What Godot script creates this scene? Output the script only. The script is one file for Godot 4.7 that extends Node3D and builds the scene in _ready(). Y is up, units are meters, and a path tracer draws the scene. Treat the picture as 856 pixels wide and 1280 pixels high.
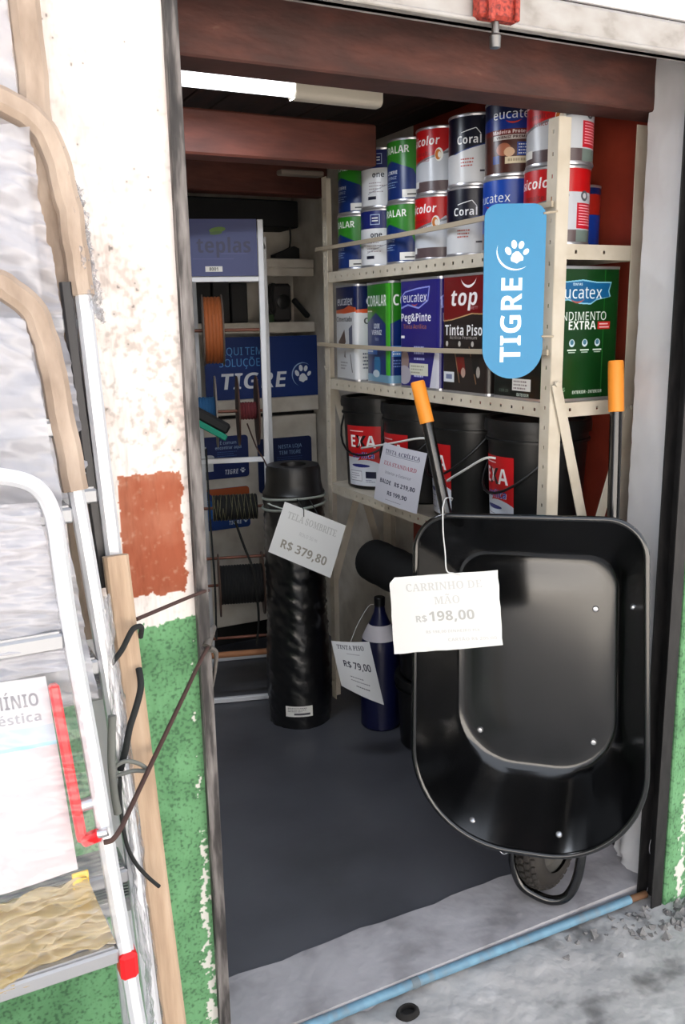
extends Node3D
# A paint shop doorway seen from the pavement: x runs right along the facade, y up, z out to the street (facade near z = 0).

var M := {}
var names := {}
var SANS: SystemFont
var BOLD: SystemFont
var SERIF: SystemFont

# ---------------------------------------------------------------- flat print (labels, signs)
class Pic:
	var im: Image
	func _init(w: int, h: int, c: Color):
		im = Image.create(w, h, false, Image.FORMAT_RGBA8)
		im.fill(c)
	func rect(x: float, y: float, w: float, h: float, c: Color):
		im.fill_rect(Rect2i(int(x), int(y), int(w), int(h)), c)
	func poly(pts: PackedVector2Array, c: Color):
		var lo := INF
		var hi := -INF
		for p in pts:
			lo = minf(lo, p.y)
			hi = maxf(hi, p.y)
		for y in range(maxi(0, int(lo)), mini(im.get_height() - 1, int(hi)) + 1):
			var xs := []
			var yy := y + 0.5
			for i in pts.size():
				var a := pts[i]
				var b := pts[(i + 1) % pts.size()]
				if (a.y <= yy) != (b.y <= yy):
					xs.append(a.x + (yy - a.y) / (b.y - a.y) * (b.x - a.x))
			xs.sort()
			for k in range(0, xs.size() - 1, 2):
				var x0 := int(round(xs[k]))
				var x1 := int(round(xs[k + 1]))
				if x1 > x0:
					im.fill_rect(Rect2i(x0, y, x1 - x0, 1), c)
	func ell(x: float, y: float, rx: float, ry: float, c: Color, turn := 0.0):
		var p := PackedVector2Array()
		for i in 28:
			var a := TAU * i / 28.0
			p.append(Vector2(x, y) + Vector2(cos(a) * rx, sin(a) * ry).rotated(turn))
		poly(p, c)
	func arc(x: float, y: float, r: float, a0: float, a1: float, thick: float, c: Color):
		var p := PackedVector2Array()
		for i in 25:
			var a := lerpf(a0, a1, i / 24.0)
			p.append(Vector2(x + cos(a) * r, y + sin(a) * r))
		for i in 25:
			var t := 1.0 - i / 24.0
			var a := lerpf(a0, a1, t)
			var rr := r - thick * sin(PI * t)
			p.append(Vector2(x + cos(a) * rr, y + sin(a) * rr))
		poly(p, c)
	func line(a: Vector2, b: Vector2, w: float, c: Color):
		var n := (b - a).normalized().orthogonal() * w * 0.5
		poly(PackedVector2Array([a + n, b + n, b - n, a - n]), c)
	# text centred at (x, y); h: cap height in pixels; wid: width to fit (0 keeps the natural one); shear slants; turn: quarter turns anticlockwise
	func text(s: String, x: float, y: float, h: float, c: Color, font: Font, wid := 0.0, shear := 0.0, turn := 0, left := false):
		var ts := TextServerManager.get_primary_interface()
		var size := maxi(8, int(h / 0.72))
		var sh := ts.create_shaped_text()
		ts.shaped_text_add_string(sh, s, font.get_rids(), size)
		ts.shaped_text_shape(sh)
		var asc := int(ts.shaped_text_get_ascent(sh))
		var full := ts.shaped_text_get_size(sh)
		var pad := 4
		var t := Image.create(int(full.x) + pad * 2, int(full.y) + pad * 2, false, Image.FORMAT_RGBA8)
		t.fill(Color(c.r, c.g, c.b, 0))
		var pen := float(pad)
		for g in ts.shaped_text_get_glyphs(sh):
			var fs := Vector2i(g.font_size, 0)
			ts.font_render_glyph(g.font_rid, fs, g.index)
			var ti: int = ts.font_get_glyph_texture_idx(g.font_rid, fs, g.index)
			if ti >= 0:
				var r: Rect2 = ts.font_get_glyph_uv_rect(g.font_rid, fs, g.index)
				var off: Vector2 = ts.font_get_glyph_offset(g.font_rid, fs, g.index)
				var sub: Image = ts.font_get_texture_image(g.font_rid, fs, ti).get_region(Rect2i(r))
				sub.convert(Image.FORMAT_RGBA8)
				var ink := Image.create(sub.get_width(), sub.get_height(), false, Image.FORMAT_RGBA8)
				ink.fill(c)
				t.blit_rect_mask(ink, sub, Rect2i(0, 0, ink.get_width(), ink.get_height()), Vector2i(int(pen + off.x), pad + asc + int(off.y)))
				for yy in sub.get_height():
					for xx in sub.get_width():
						var a := sub.get_pixel(xx, yy).a
						if a > 0.0:
							t.set_pixel(clampi(int(pen + off.x) + xx, 0, t.get_width() - 1), clampi(pad + asc + int(off.y) + yy, 0, t.get_height() - 1), Color(c.r, c.g, c.b, a * c.a))
			pen += g.advance
		ts.free_rid(sh)
		if wid > 0.0:
			t.resize(int(wid * t.get_width() / maxf(1.0, full.x)), t.get_height(), Image.INTERPOLATE_BILINEAR)
		if shear != 0.0:
			var ex := int(absf(shear) * t.get_height()) + 1
			var u := Image.create(t.get_width() + ex, t.get_height(), false, Image.FORMAT_RGBA8)
			u.fill(Color(c.r, c.g, c.b, 0))
			for yy in t.get_height():
				u.blit_rect(t, Rect2i(0, yy, t.get_width(), 1), Vector2i(int((t.get_height() - yy) * shear), yy))
			t = u
		for i in turn:
			t.rotate_90(COUNTERCLOCKWISE)
		var mid := pad + asc - h * 0.5
		var at := Vector2i(int(x - t.get_width() * 0.5), int(y - mid))
		if turn == 1:
			at = Vector2i(int(x - mid), int(y - t.get_height() * 0.5))
		elif left:
			at.x = int(x)
		im.blend_rect(t, Rect2i(0, 0, t.get_width(), t.get_height()), at)
	func lines(x: float, y: float, w: float, n: int, gap: float, h: float, c: Color, rng: RandomNumberGenerator):
		# rows of print too small to read
		for i in n:
			var xx := x
			var stop := x + w * rng.randf_range(0.6, 1.0)
			while xx < stop:
				var l := rng.randf_range(3, 9)
				rect(xx, y + i * gap, minf(l, stop - xx), h, c)
				xx += l + 2
	func paw(x: float, y: float, s: float, c: Color, turn := 0.0):
		for k in [[-0.62, -0.05, 0.2, 0.3, -0.5], [-0.22, -0.5, 0.2, 0.3, -0.15], [0.28, -0.45, 0.19, 0.28, 0.3], [0.62, 0.02, 0.17, 0.25, 0.7]]:
			var p := Vector2(k[0], k[1]).rotated(turn) * s
			ell(x + p.x, y + p.y, k[2] * s, k[3] * s, c, k[4] + turn)
		var pad := PackedVector2Array()
		for q in [[-0.45, 0.45], [-0.32, 0.15], [-0.1, -0.02], [0.12, 0.0], [0.28, 0.18], [0.45, 0.4], [0.42, 0.62], [0.2, 0.66], [0.0, 0.82], [-0.22, 0.72], [-0.4, 0.65]]:
			pad.append(Vector2(x, y) + Vector2(q[0], q[1]).rotated(turn) * s)
		poly(pad, c)
	func tex() -> ImageTexture:
		return ImageTexture.create_from_image(im)

# ---------------------------------------------------------------- materials
func mat(c: Color, rough := 0.7, metal := 0.0) -> StandardMaterial3D:
	var m := StandardMaterial3D.new()
	m.albedo_color = c
	m.roughness = rough
	m.metallic = metal
	return m

func printed(t: Texture2D, rough := 0.45, spec := 0.5) -> StandardMaterial3D:
	var m := mat(Color.WHITE, rough)
	m.albedo_texture = t
	m.metallic_specular = spec
	return m

func noise(sd: int, freq: float, stops: Array, octaves := 4, kind := FastNoiseLite.TYPE_SIMPLEX, size := 512) -> NoiseTexture2D:
	var n := FastNoiseLite.new()
	n.seed = sd
	n.frequency = freq
	n.noise_type = kind
	n.fractal_octaves = octaves
	var t := NoiseTexture2D.new()
	t.width = size
	t.height = size
	t.seamless = true
	t.noise = n
	if stops.size():
		var g := Gradient.new()
		var off := PackedFloat32Array()
		var col := PackedColorArray()
		for s in stops:
			off.append(s[0])
			col.append(s[1])
		g.offsets = off
		g.colors = col
		t.color_ramp = g
	return t

func tri_mat(t: Texture2D, scale: Vector3, rough := 0.8, bump: Texture2D = null, bump_cm := 0.2, metal := 0.0) -> StandardMaterial3D:
	var m := mat(Color.WHITE, rough, metal)
	m.albedo_texture = t
	m.uv1_triplanar = true
	m.uv1_world_triplanar = true
	m.uv1_scale = scale
	if bump:
		m.heightmap_enabled = true
		m.heightmap_texture = bump
		m.heightmap_scale = bump_cm
	return m

# ---------------------------------------------------------------- shapes
func new_st() -> SurfaceTool:
	var st := SurfaceTool.new()
	st.begin(Mesh.PRIMITIVE_TRIANGLES)
	st.set_smooth_group(-1)
	return st

func face(st: SurfaceTool, pts: Array, mid: Vector3):
	# a convex polygon facing away from mid
	var n: Vector3 = (pts[0] - pts[2]).cross(pts[0] - pts[1])
	var c := Vector3.ZERO
	for p in pts:
		c += p
	c /= pts.size()
	var flip := n.dot(c - mid) < 0.0
	for i in range(1, pts.size() - 1):
		st.add_vertex(pts[0])
		if flip:
			st.add_vertex(pts[i + 1])
			st.add_vertex(pts[i])
		else:
			st.add_vertex(pts[i])
			st.add_vertex(pts[i + 1])

func box(st: SurfaceTool, at: Vector3, s: Vector3, ch := 0.0, b := Basis()):
	var h := s * 0.5
	ch = minf(ch, minf(h.x, minf(h.y, h.z)) * 0.49)
	var v := func(sx: float, sy: float, sz: float, ax: int) -> Vector3:
		var p := Vector3(sx * (h.x - (0.0 if ax == 0 else ch)), sy * (h.y - (0.0 if ax == 1 else ch)), sz * (h.z - (0.0 if ax == 2 else ch)))
		return at + b * p
	var sg := [-1.0, 1.0]
	st.set_smooth_group(-1)
	for s0 in sg:
		face(st, [v.call(s0, -1, -1, 0), v.call(s0, 1, -1, 0), v.call(s0, 1, 1, 0), v.call(s0, -1, 1, 0)], at)
		face(st, [v.call(-1, s0, -1, 1), v.call(1, s0, -1, 1), v.call(1, s0, 1, 1), v.call(-1, s0, 1, 1)], at)
		face(st, [v.call(-1, -1, s0, 2), v.call(1, -1, s0, 2), v.call(1, 1, s0, 2), v.call(-1, 1, s0, 2)], at)
	if ch > 0.0:
		for s0 in sg:
			for s1 in sg:
				face(st, [v.call(s0, s1, -1, 0), v.call(s0, s1, 1, 0), v.call(s0, s1, 1, 1), v.call(s0, s1, -1, 1)], at)
				face(st, [v.call(s0, -1, s1, 0), v.call(s0, 1, s1, 0), v.call(s0, 1, s1, 2), v.call(s0, -1, s1, 2)], at)
				face(st, [v.call(-1, s0, s1, 1), v.call(1, s0, s1, 1), v.call(1, s0, s1, 2), v.call(-1, s0, s1, 2)], at)
				for s2 in sg:
					face(st, [v.call(s0, s1, s2, 0), v.call(s0, s1, s2, 1), v.call(s0, s1, s2, 2)], at)

func bar(st: SurfaceTool, a: Vector3, b: Vector3, w: float, d: float, up := Vector3.UP, ch := 0.0):
	# a rectangular bar from a to b; w across, d along up
	var y := (b - a).normalized()
	var x := y.cross(up).normalized()
	if x.length() < 0.1:
		x = Vector3.RIGHT
	var z := x.cross(y)
	box(st, (a + b) * 0.5, Vector3(w, (b - a).length(), d), ch, Basis(x, y, z))

func lathe(st: SurfaceTool, prof: Array, segs := 28, t := Transform3D(), uvs := false):
	# prof: Vector2(radius, height) upwards on the outside; creases where it bends over 35 degrees
	var g := 0
	var total := 0.0
	for i in range(prof.size() - 1):
		total += prof[i].distance_to(prof[i + 1])
	var run := 0.0
	for i in range(prof.size() - 1):
		var p: Vector2 = prof[i]
		var q: Vector2 = prof[i + 1]
		if i > 0 and absf((p - prof[i - 1]).angle_to(q - p)) > 0.6:
			g += 1
		var v0 := 1.0 - run / total
		run += p.distance_to(q)
		var v1 := 1.0 - run / total
		st.set_smooth_group(g)
		for j in segs:
			var a0 := TAU * j / segs
			var a1 := TAU * (j + 1) / segs
			var c := [t * Vector3(p.x * cos(a0), p.y, p.x * sin(a0)), t * Vector3(p.x * cos(a1), p.y, p.x * sin(a1)), t * Vector3(q.x * cos(a1), q.y, q.x * sin(a1)), t * Vector3(q.x * cos(a0), q.y, q.x * sin(a0))]
			var uv := [Vector2(float(j) / segs, v0), Vector2(float(j + 1) / segs, v0), Vector2(float(j + 1) / segs, v1), Vector2(float(j) / segs, v1)]
			for k in [0, 1, 2, 0, 2, 3]:
				if uvs:
					st.set_uv(uv[k])
				st.add_vertex(c[k])
	st.set_smooth_group(-1)

func tube(st: SurfaceTool, pts: Array, r: float, segs := 8, closed := false, r_end := -1.0):
	var n := pts.size()
	var rings := []
	var ref := Vector3.UP
	for i in n:
		var a: Vector3 = pts[(i - 1 + n) % n] if closed or i > 0 else pts[i]
		var b: Vector3 = pts[(i + 1) % n] if closed or i < n - 1 else pts[i]
		var d := (b - a).normalized()
		if i == 0:
			ref = Vector3.UP if absf(d.y) < 0.9 else Vector3.RIGHT
		var x := ref.cross(d).normalized()
		var y := d.cross(x)
		ref = y
		var rr := r if r_end < 0.0 else lerpf(r, r_end, float(i) / (n - 1))
		var ring := []
		for k in segs:
			var w := TAU * k / segs
			ring.append(pts[i] + (x * cos(w) + y * sin(w)) * rr)
		rings.append(ring)
	st.set_smooth_group(0)
	for i in (n if closed else n - 1):
		var p: Array = rings[i]
		var q: Array = rings[(i + 1) % n]
		for k in segs:
			var k2 := (k + 1) % segs
			for v in [p[k], q[k], q[k2], p[k], q[k2], p[k2]]:
				st.add_vertex(v)
	st.set_smooth_group(-1)
	if not closed:
		face(st, rings[0], pts[1])
		face(st, rings[n - 1], pts[n - 2])

func spline(ctrl: Array, steps := 6, closed := false) -> Array:
	var out := []
	var n := ctrl.size()
	for i in (n if closed else n - 1):
		var p0: Vector3 = ctrl[(i - 1 + n) % n] if closed else ctrl[maxi(i - 1, 0)]
		var p1: Vector3 = ctrl[i]
		var p2: Vector3 = ctrl[(i + 1) % n]
		var p3: Vector3 = ctrl[(i + 2) % n] if closed else ctrl[mini(i + 2, n - 1)]
		for s in steps:
			out.append(p1.cubic_interpolate(p2, p0, p3, float(s) / steps))
	if not closed:
		out.append(ctrl[n - 1])
	return out

func sweep(st: SurfaceTool, pts: Array, w: float, d: float, across: Vector3, ch := 0.003):
	# a rectangular section (w within the plane of the path, d along across) along pts
	var prof := []
	var hw := w * 0.5
	var hd := d * 0.5
	for q in [[-hw + ch, -hd], [hw - ch, -hd], [hw, -hd + ch], [hw, hd - ch], [hw - ch, hd], [-hw + ch, hd], [-hw, hd - ch], [-hw, -hd + ch]]:
		prof.append(Vector2(q[0], q[1]))
	var rings := []
	for i in pts.size():
		var dir: Vector3 = (pts[mini(i + 1, pts.size() - 1)] - pts[maxi(i - 1, 0)]).normalized()
		var z := (across - dir * across.dot(dir)).normalized()
		var x := dir.cross(z)
		var ring := []
		for p in prof:
			ring.append(pts[i] + x * p.x + z * p.y)
		rings.append(ring)
	for i in range(pts.size() - 1):
		for k in 8:
			var k2 := (k + 1) % 8
			st.set_smooth_group(k + 1)
			for v in [rings[i][k], rings[i][k2], rings[i + 1][k2], rings[i][k], rings[i + 1][k2], rings[i + 1][k]]:
				st.add_vertex(v)
	st.set_smooth_group(-1)
	face(st, rings[0], pts[1])
	face(st, rings[-1], pts[-2])

func prism(st: SurfaceTool, poly: PackedVector2Array, depth: float, t: Transform3D, uvs := false):
	# poly in local x, y; the front face at z = depth carries the print
	var idx := Geometry2D.triangulate_polygon(poly)
	var lo := poly[0]
	var hi := poly[0]
	for p in poly:
		lo = lo.min(p)
		hi = hi.max(p)
	var mid := t * Vector3((lo.x + hi.x) / 2, (lo.y + hi.y) / 2, depth / 2)
	st.set_smooth_group(-1)
	for k in range(0, idx.size(), 3):
		for f in 2:
			var c := []
			for j in 3:
				var p := poly[idx[k + j]]
				c.append([t * Vector3(p.x, p.y, depth * f), Vector2((p.x - lo.x) / (hi.x - lo.x), 1.0 - (p.y - lo.y) / (hi.y - lo.y)) if f == 1 else Vector2(0.01, 0.5)])
			var n: Vector3 = (c[0][0] - c[2][0]).cross(c[0][0] - c[1][0])
			if n.dot(t.basis.z * (1.0 if f == 1 else -1.0)) < 0:
				c.reverse()
			for q in c:
				if uvs:
					st.set_uv(q[1])
				st.add_vertex(q[0])
	for i in poly.size():
		var a := poly[i]
		var b := poly[(i + 1) % poly.size()]
		if uvs:
			st.set_uv(Vector2(0.01, 0.5))
		face(st, [t * Vector3(a.x, a.y, 0), t * Vector3(b.x, b.y, 0), t * Vector3(b.x, b.y, depth), t * Vector3(a.x, a.y, depth)], mid)

func round_poly(w: float, h: float, r: Array, steps := 6) -> PackedVector2Array:
	# centred; r: corner radii bottom-left, bottom-right, top-right, top-left
	var out := PackedVector2Array()
	var cs := [Vector2(-w / 2, -h / 2), Vector2(w / 2, -h / 2), Vector2(w / 2, h / 2), Vector2(-w / 2, h / 2)]
	for k in 4:
		var s := Vector2(signf(cs[k].x), signf(cs[k].y))
		var c: Vector2 = cs[k] - s * r[k]
		for i in steps + 1:
			var a := PI + PI / 2 * k + PI / 2 * i / steps
			out.append(c + Vector2(cos(a), sin(a)) * r[k])
	return out

func sheet(st: SurfaceTool, corner: Array, nx: int, ny: int, warp: Callable, thick := 0.0008):
	# a sheet of paper or film between four corners (top-left, top-right, bottom-right, bottom-left); warp(u, v) is its displacement along the normal
	var nrm: Vector3 = (corner[3] - corner[0]).cross(corner[1] - corner[0]).normalized()
	var g := []
	for j in ny + 1:
		for i in nx + 1:
			var u := float(i) / nx
			var v := float(j) / ny
			var p: Vector3 = corner[0].lerp(corner[1], u).lerp(corner[3].lerp(corner[2], u), v)
			g.append([p + nrm * warp.call(u, v), Vector2(u, v)])
	for s in (2 if thick > 0.0 else 1):
		st.set_smooth_group(s)
		for j in ny:
			for i in nx:
				var q := [g[j * (nx + 1) + i], g[j * (nx + 1) + i + 1], g[(j + 1) * (nx + 1) + i + 1], g[(j + 1) * (nx + 1) + i]]
				var order := [0, 2, 1, 0, 3, 2] if s == 1 else [0, 1, 2, 0, 2, 3]
				for k in order:
					st.set_uv(q[k][1] if s == 0 else Vector2(0.02, 0.02))
					st.add_vertex(q[k][0] - nrm * thick * s)
	st.set_smooth_group(-1)

func plate(st: SurfaceTool, a: Vector3, along: Vector3, across: Vector3, length: float, width: float, thick: float, pitch: float, hl: float, hw: float, first := 0.02):
	# a flat strip from a with a row of real slots down its middle
	var n := along.cross(across).normalized()
	var b := Basis(along, across, n)
	var put := func(s0: float, s1: float, w0: float, w1: float):
		if s1 - s0 > 0.0005:
			box(st, a + along * (s0 + s1) / 2 + across * (w0 + w1) / 2, Vector3(s1 - s0, w1 - w0, thick), 0.0, b)
	var s := first
	var done := 0.0
	while s + hl < length - 0.005:
		put.call(done, s, 0.0, width)
		put.call(s, s + hl, 0.0, (width - hw) / 2)
		put.call(s, s + hl, (width + hw) / 2, width)
		done = s + hl
		s += pitch
	put.call(done, length, 0.0, width)

# ---------------------------------------------------------------- objects
func numbered(n: String) -> String:
	names[n] = names.get(n, 0) + 1
	return n if names[n] == 1 else "%s_%03d" % [n, names[n] - 1]

func tag(o: Node, label: String, category := "", group := "", kind := ""):
	if label:
		o.set_meta("label", label)
	if category:
		o.set_meta("category", category)
	if group:
		o.set_meta("group", group)
	if kind:
		o.set_meta("kind", kind)

func thing(called: String, label: String, category: String, at := Vector3.ZERO, turn := 0.0, group := "") -> Node3D:
	var o := Node3D.new()
	o.name = numbered(called)
	o.position = at
	o.rotation.y = turn
	add_child(o)
	tag(o, label, category, group)
	return o

func obj(called: String, st, m: Material, parent: Node = null, label := "") -> MeshInstance3D:
	var o := MeshInstance3D.new()
	if st is SurfaceTool:
		st.generate_normals()
		o.mesh = st.commit()
	else:
		o.mesh = st
	o.material_override = m
	if parent:
		o.name = called
		parent.add_child(o, true)
	else:
		o.name = numbered(called)
		add_child(o)
	if label:
		o.set_meta("label", label)
	return o

func struct(called: String, st: SurfaceTool, m: Material, label := "") -> MeshInstance3D:
	var o := obj(called, st, m)
	tag(o, label, "", "", "structure")
	return o

func solo(called: String, st: SurfaceTool, m: Material, label: String, category: String, group := "", kind := "") -> MeshInstance3D:
	var o := obj(called, st, m)
	tag(o, label, category, group, kind)
	return o

func dup(src: Node3D, label: String, at: Vector3, turn: float) -> Node3D:
	var r: Node3D = src.duplicate()
	var base := String(src.name)
	r.name = numbered(base)
	add_child(r)
	r.position = at
	r.rotation.y = turn
	r.set_meta("label", label)
	return r

func planar_uv(st: SurfaceTool, lo: Vector2, hi: Vector2) -> ArrayMesh:
	st.generate_normals()
	var a := st.commit_to_arrays()
	var uv := PackedVector2Array()
	for v in a[Mesh.ARRAY_VERTEX]:
		uv.append(Vector2((v.x - lo.x) / (hi.x - lo.x), 1.0 - (v.y - lo.y) / (hi.y - lo.y)))
	a[Mesh.ARRAY_TEX_UV] = uv
	var m := ArrayMesh.new()
	m.add_surface_from_arrays(Mesh.PRIMITIVE_TRIANGLES, a)
	return m

func facade_print(w: int, h: int, lo: Vector2, hi: Vector2, brown: Rect2, green_top: float, chip_x: float, sd: int) -> ImageTexture:
	# old painted plaster: white above, a brown patch, green below, with ragged paint edges, scuffs and chips
	var coarse := FastNoiseLite.new()
	coarse.seed = sd
	coarse.frequency = 9.0
	coarse.fractal_octaves = 3
	var fine := FastNoiseLite.new()
	fine.seed = sd + 1
	fine.frequency = 50.0
	fine.fractal_octaves = 3
	var grit := FastNoiseLite.new()
	grit.seed = sd + 2
	grit.frequency = 110.0
	grit.fractal_octaves = 2
	var im := Image.create(w, h, false, Image.FORMAT_RGB8)
	for j in h:
		var y := hi.y - (hi.y - lo.y) * (j + 0.5) / h
		for i in w:
			var x := lo.x + (hi.x - lo.x) * (i + 0.5) / w
			var c := coarse.get_noise_2d(x, y)
			var f := fine.get_noise_2d(x, y)
			var k := Color(0.90, 0.875, 0.855)
			k = k.lerp(Color(0.87, 0.80, 0.77), clampf(c * 1.2 + 0.2, 0, 0.8))
			var patch := clampf(1.0 - absf(y - 1.42) / 0.38, 0, 1)
			k = k.lerp(Color(0.64, 0.60, 0.57), smoothstep(0.12, 0.5, f * 0.7 + c * 0.35 + patch * 0.16) * (0.22 + 0.38 * patch))
			if f + c * 0.3 > 0.72:
				k = Color(0.5, 0.47, 0.45)
			var e := f * 0.006 + c * 0.008
			if brown.size.x > 0 and x > brown.position.x + e * 0.5 and x < brown.end.x + e and y > brown.position.y + e * 1.5 and y < brown.end.y + e:
				k = Color(0.66, 0.40, 0.30).lerp(Color(0.60, 0.31, 0.20), clampf(0.5 + c * 1.4 + (brown.end.y - y - 0.08) * 3.0, 0, 1))
				k = k.lerp(Color(0.72, 0.55, 0.47), smoothstep(0.25, 0.7, f) * 0.6)
			if y < green_top + e * 1.6:
				k = Color(0.42, 0.63, 0.44).lerp(Color(0.36, 0.56, 0.38), clampf(0.5 + c * 1.5, 0, 1))
				k = k.lerp(Color(0.24, 0.38, 0.26), smoothstep(0.05, 0.5, grit.get_noise_2d(x, y) * 0.8 + f * 0.4 + c * 0.3) * 0.8)
				var chip := (0.42 - y) * 0.03
				if absf(x - chip_x) < chip + f * 0.02 + c * 0.02:
					k = Color(0.86, 0.85, 0.82)
			im.set_pixel(i, j, k)
	return ImageTexture.create_from_image(im)

func make_materials():
	var grain := noise(3, 0.02, [], 5)
	M.grain = grain
	var pits := noise(5, 0.06, [], 4)
	M.plaster = tri_mat(noise(11, 0.012, [[0.0, Color(0.74, 0.735, 0.74)], [0.4, Color(0.80, 0.80, 0.81)], [0.8, Color(0.83, 0.83, 0.84)]], 4), Vector3(0.6, 0.4, 0.6), 0.85, pits, 0.08)
	M.red = tri_mat(noise(12, 0.01, [[0.0, Color(0.50, 0.17, 0.11)], [1.0, Color(0.62, 0.24, 0.16)]], 4), Vector3(1, 1, 1), 0.6, grain, 0.08)
	M.cream = tri_mat(noise(13, 0.01, [[0.0, Color(0.72, 0.69, 0.65)], [0.5, Color(0.79, 0.765, 0.72)], [1.0, Color(0.83, 0.81, 0.775)]], 4), Vector3(1.2, 1.2, 1.2), 0.7)
	M.lintel = tri_mat(noise(14, 0.012, [[0.0, Color(0.20, 0.11, 0.09)], [0.5, Color(0.27, 0.145, 0.12)], [0.9, Color(0.33, 0.18, 0.145)], [0.99, Color(0.45, 0.34, 0.30)]], 6), Vector3(0.7, 2.0, 0.7), 0.7, grain, 0.15)
	M.beam = tri_mat(noise(15, 0.01, [[0.0, Color(0.30, 0.155, 0.12)], [1.0, Color(0.43, 0.225, 0.175)]], 5), Vector3(0.6, 2.5, 0.6), 0.65, grain, 0.12)
	M.plank = tri_mat(noise(16, 0.01, [[0.0, Color(0.16, 0.10, 0.085)], [1.0, Color(0.30, 0.19, 0.15)]], 5), Vector3(3.0, 1.0, 0.5), 0.7)
	M.floor = tri_mat(noise(17, 0.006, [[0.0, Color(0.26, 0.265, 0.285)], [0.45, Color(0.30, 0.305, 0.33)], [0.8, Color(0.325, 0.33, 0.355)]], 6), Vector3(0.5, 0.5, 0.5), 0.42, noise(18, 0.03, [], 5), 0.06)
	M.sill = tri_mat(noise(19, 0.012, [[0.0, Color(0.53, 0.52, 0.53)], [0.4, Color(0.635, 0.625, 0.64)], [0.8, Color(0.68, 0.67, 0.685)]], 6), Vector3(0.7, 0.7, 0.7), 0.85, pits, 0.15)
	M.pavement = tri_mat(noise(20, 0.009, [[0.0, Color(0.38, 0.375, 0.37)], [0.2, Color(0.57, 0.56, 0.555)], [0.34, Color(0.68, 0.67, 0.665)], [0.7, Color(0.70, 0.69, 0.685)], [0.95, Color(0.78, 0.77, 0.765)]], 7), Vector3(0.9, 0.9, 0.9), 0.9, noise(21, 0.03, [], 4), 0.45)
	M.road = mat(Color(0.68, 0.67, 0.66), 0.9)
	M.rubble = tri_mat(noise(22, 0.03, [[0.0, Color(0.42, 0.41, 0.41)], [1.0, Color(0.62, 0.61, 0.60)]], 4), Vector3(4, 4, 4), 0.95)
	M.guide = tri_mat(noise(23, 0.02, [[0.0, Color(0.12, 0.11, 0.11)], [0.40, Color(0.24, 0.225, 0.22)], [0.6, Color(0.40, 0.38, 0.37)], [1.0, Color(0.54, 0.52, 0.51)]], 5), Vector3(3, 0.5, 3), 0.7)
	M.guide_dark = tri_mat(noise(24, 0.02, [[0.0, Color(0.05, 0.05, 0.055)], [1.0, Color(0.16, 0.15, 0.15)]], 5), Vector3(3, 0.8, 3), 0.6)
	M.shutter = tri_mat(noise(25, 0.012, [[0.0, Color(0.52, 0.50, 0.47)], [0.35, Color(0.62, 0.60, 0.58)], [1.0, Color(0.67, 0.66, 0.65)]], 5), Vector3(1.2, 2, 1.2), 0.6)
	M.slat = mat(Color(0.88, 0.88, 0.89), 0.5)
	M.steel_cream = tri_mat(noise(26, 0.01, [[0.0, Color(0.72, 0.68, 0.61)], [0.6, Color(0.78, 0.745, 0.68)], [1.0, Color(0.80, 0.77, 0.71)]], 4), Vector3(1.2, 1.2, 1.2), 0.45)
	M.strap = mat(Color(0.68, 0.63, 0.55), 0.5)
	M.rack_white = mat(Color(0.82, 0.83, 0.85), 0.4)
	M.alu = mat(Color(0.88, 0.885, 0.90), 0.38, 0.55)
	M.alu_dull = mat(Color(0.66, 0.665, 0.68), 0.45, 0.6)
	M.tin = mat(Color(0.78, 0.78, 0.80), 0.3, 0.85)
	M.tin_dark = mat(Color(0.50, 0.49, 0.48), 0.38, 0.85)
	M.black_plastic = mat(Color(0.045, 0.045, 0.05), 0.38)
	M.black_matte = mat(Color(0.035, 0.035, 0.04), 0.75)
	M.black_gloss = mat(Color(0.012, 0.013, 0.017), 0.17)
	M.black_gloss.metallic_specular = 0.7
	M.rubber = mat(Color(0.19, 0.175, 0.16), 0.6)
	M.grip = mat(Color(0.95, 0.58, 0.17), 0.5)
	M.bolt = mat(Color(0.85, 0.85, 0.86), 0.25, 0.9)
	M.rim_grey = mat(Color(0.45, 0.44, 0.42), 0.5, 0.5)
	M.pvc = tri_mat(noise(27, 0.015, [[0.0, Color(0.46, 0.51, 0.54)], [0.45, Color(0.40, 0.55, 0.64)], [1.0, Color(0.46, 0.63, 0.72)]], 4), Vector3(2, 2, 2), 0.45)
	M.brown_pvc = mat(Color(0.45, 0.32, 0.22), 0.6)
	M.paper = mat(Color(0.93, 0.93, 0.92), 0.8)
	M.kraft = tri_mat(noise(28, 0.012, [[0.0, Color(0.54, 0.465, 0.40)], [0.5, Color(0.66, 0.585, 0.52)], [1.0, Color(0.75, 0.68, 0.615)]], 5), Vector3(2.0, 0.8, 2.0), 0.6, grain, 0.4)
	M.wood = tri_mat(noise(29, 0.012, [[0.0, Color(0.60, 0.50, 0.41)], [0.5, Color(0.70, 0.60, 0.50)], [1.0, Color(0.75, 0.66, 0.57)]], 5), Vector3(4.5, 0.5, 4.5), 0.7, grain, 0.15)
	M.film = mat(Color(0.78, 0.78, 0.81, 0.50), 0.20)
	M.film.transparency = BaseMaterial3D.TRANSPARENCY_ALPHA
	M.film_thin = mat(Color(0.72, 0.72, 0.75, 0.15), 0.2)
	M.film_thin.transparency = BaseMaterial3D.TRANSPARENCY_ALPHA
	M.film_clear = mat(Color(0.72, 0.72, 0.75, 0.06), 0.2)
	M.film_clear.transparency = BaseMaterial3D.TRANSPARENCY_ALPHA
	M.film_amber = mat(Color(0.80, 0.71, 0.50, 0.7), 0.22)
	M.film_amber.transparency = BaseMaterial3D.TRANSPARENCY_ALPHA
	M.red_plastic = mat(Color(0.85, 0.06, 0.09), 0.35)
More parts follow.
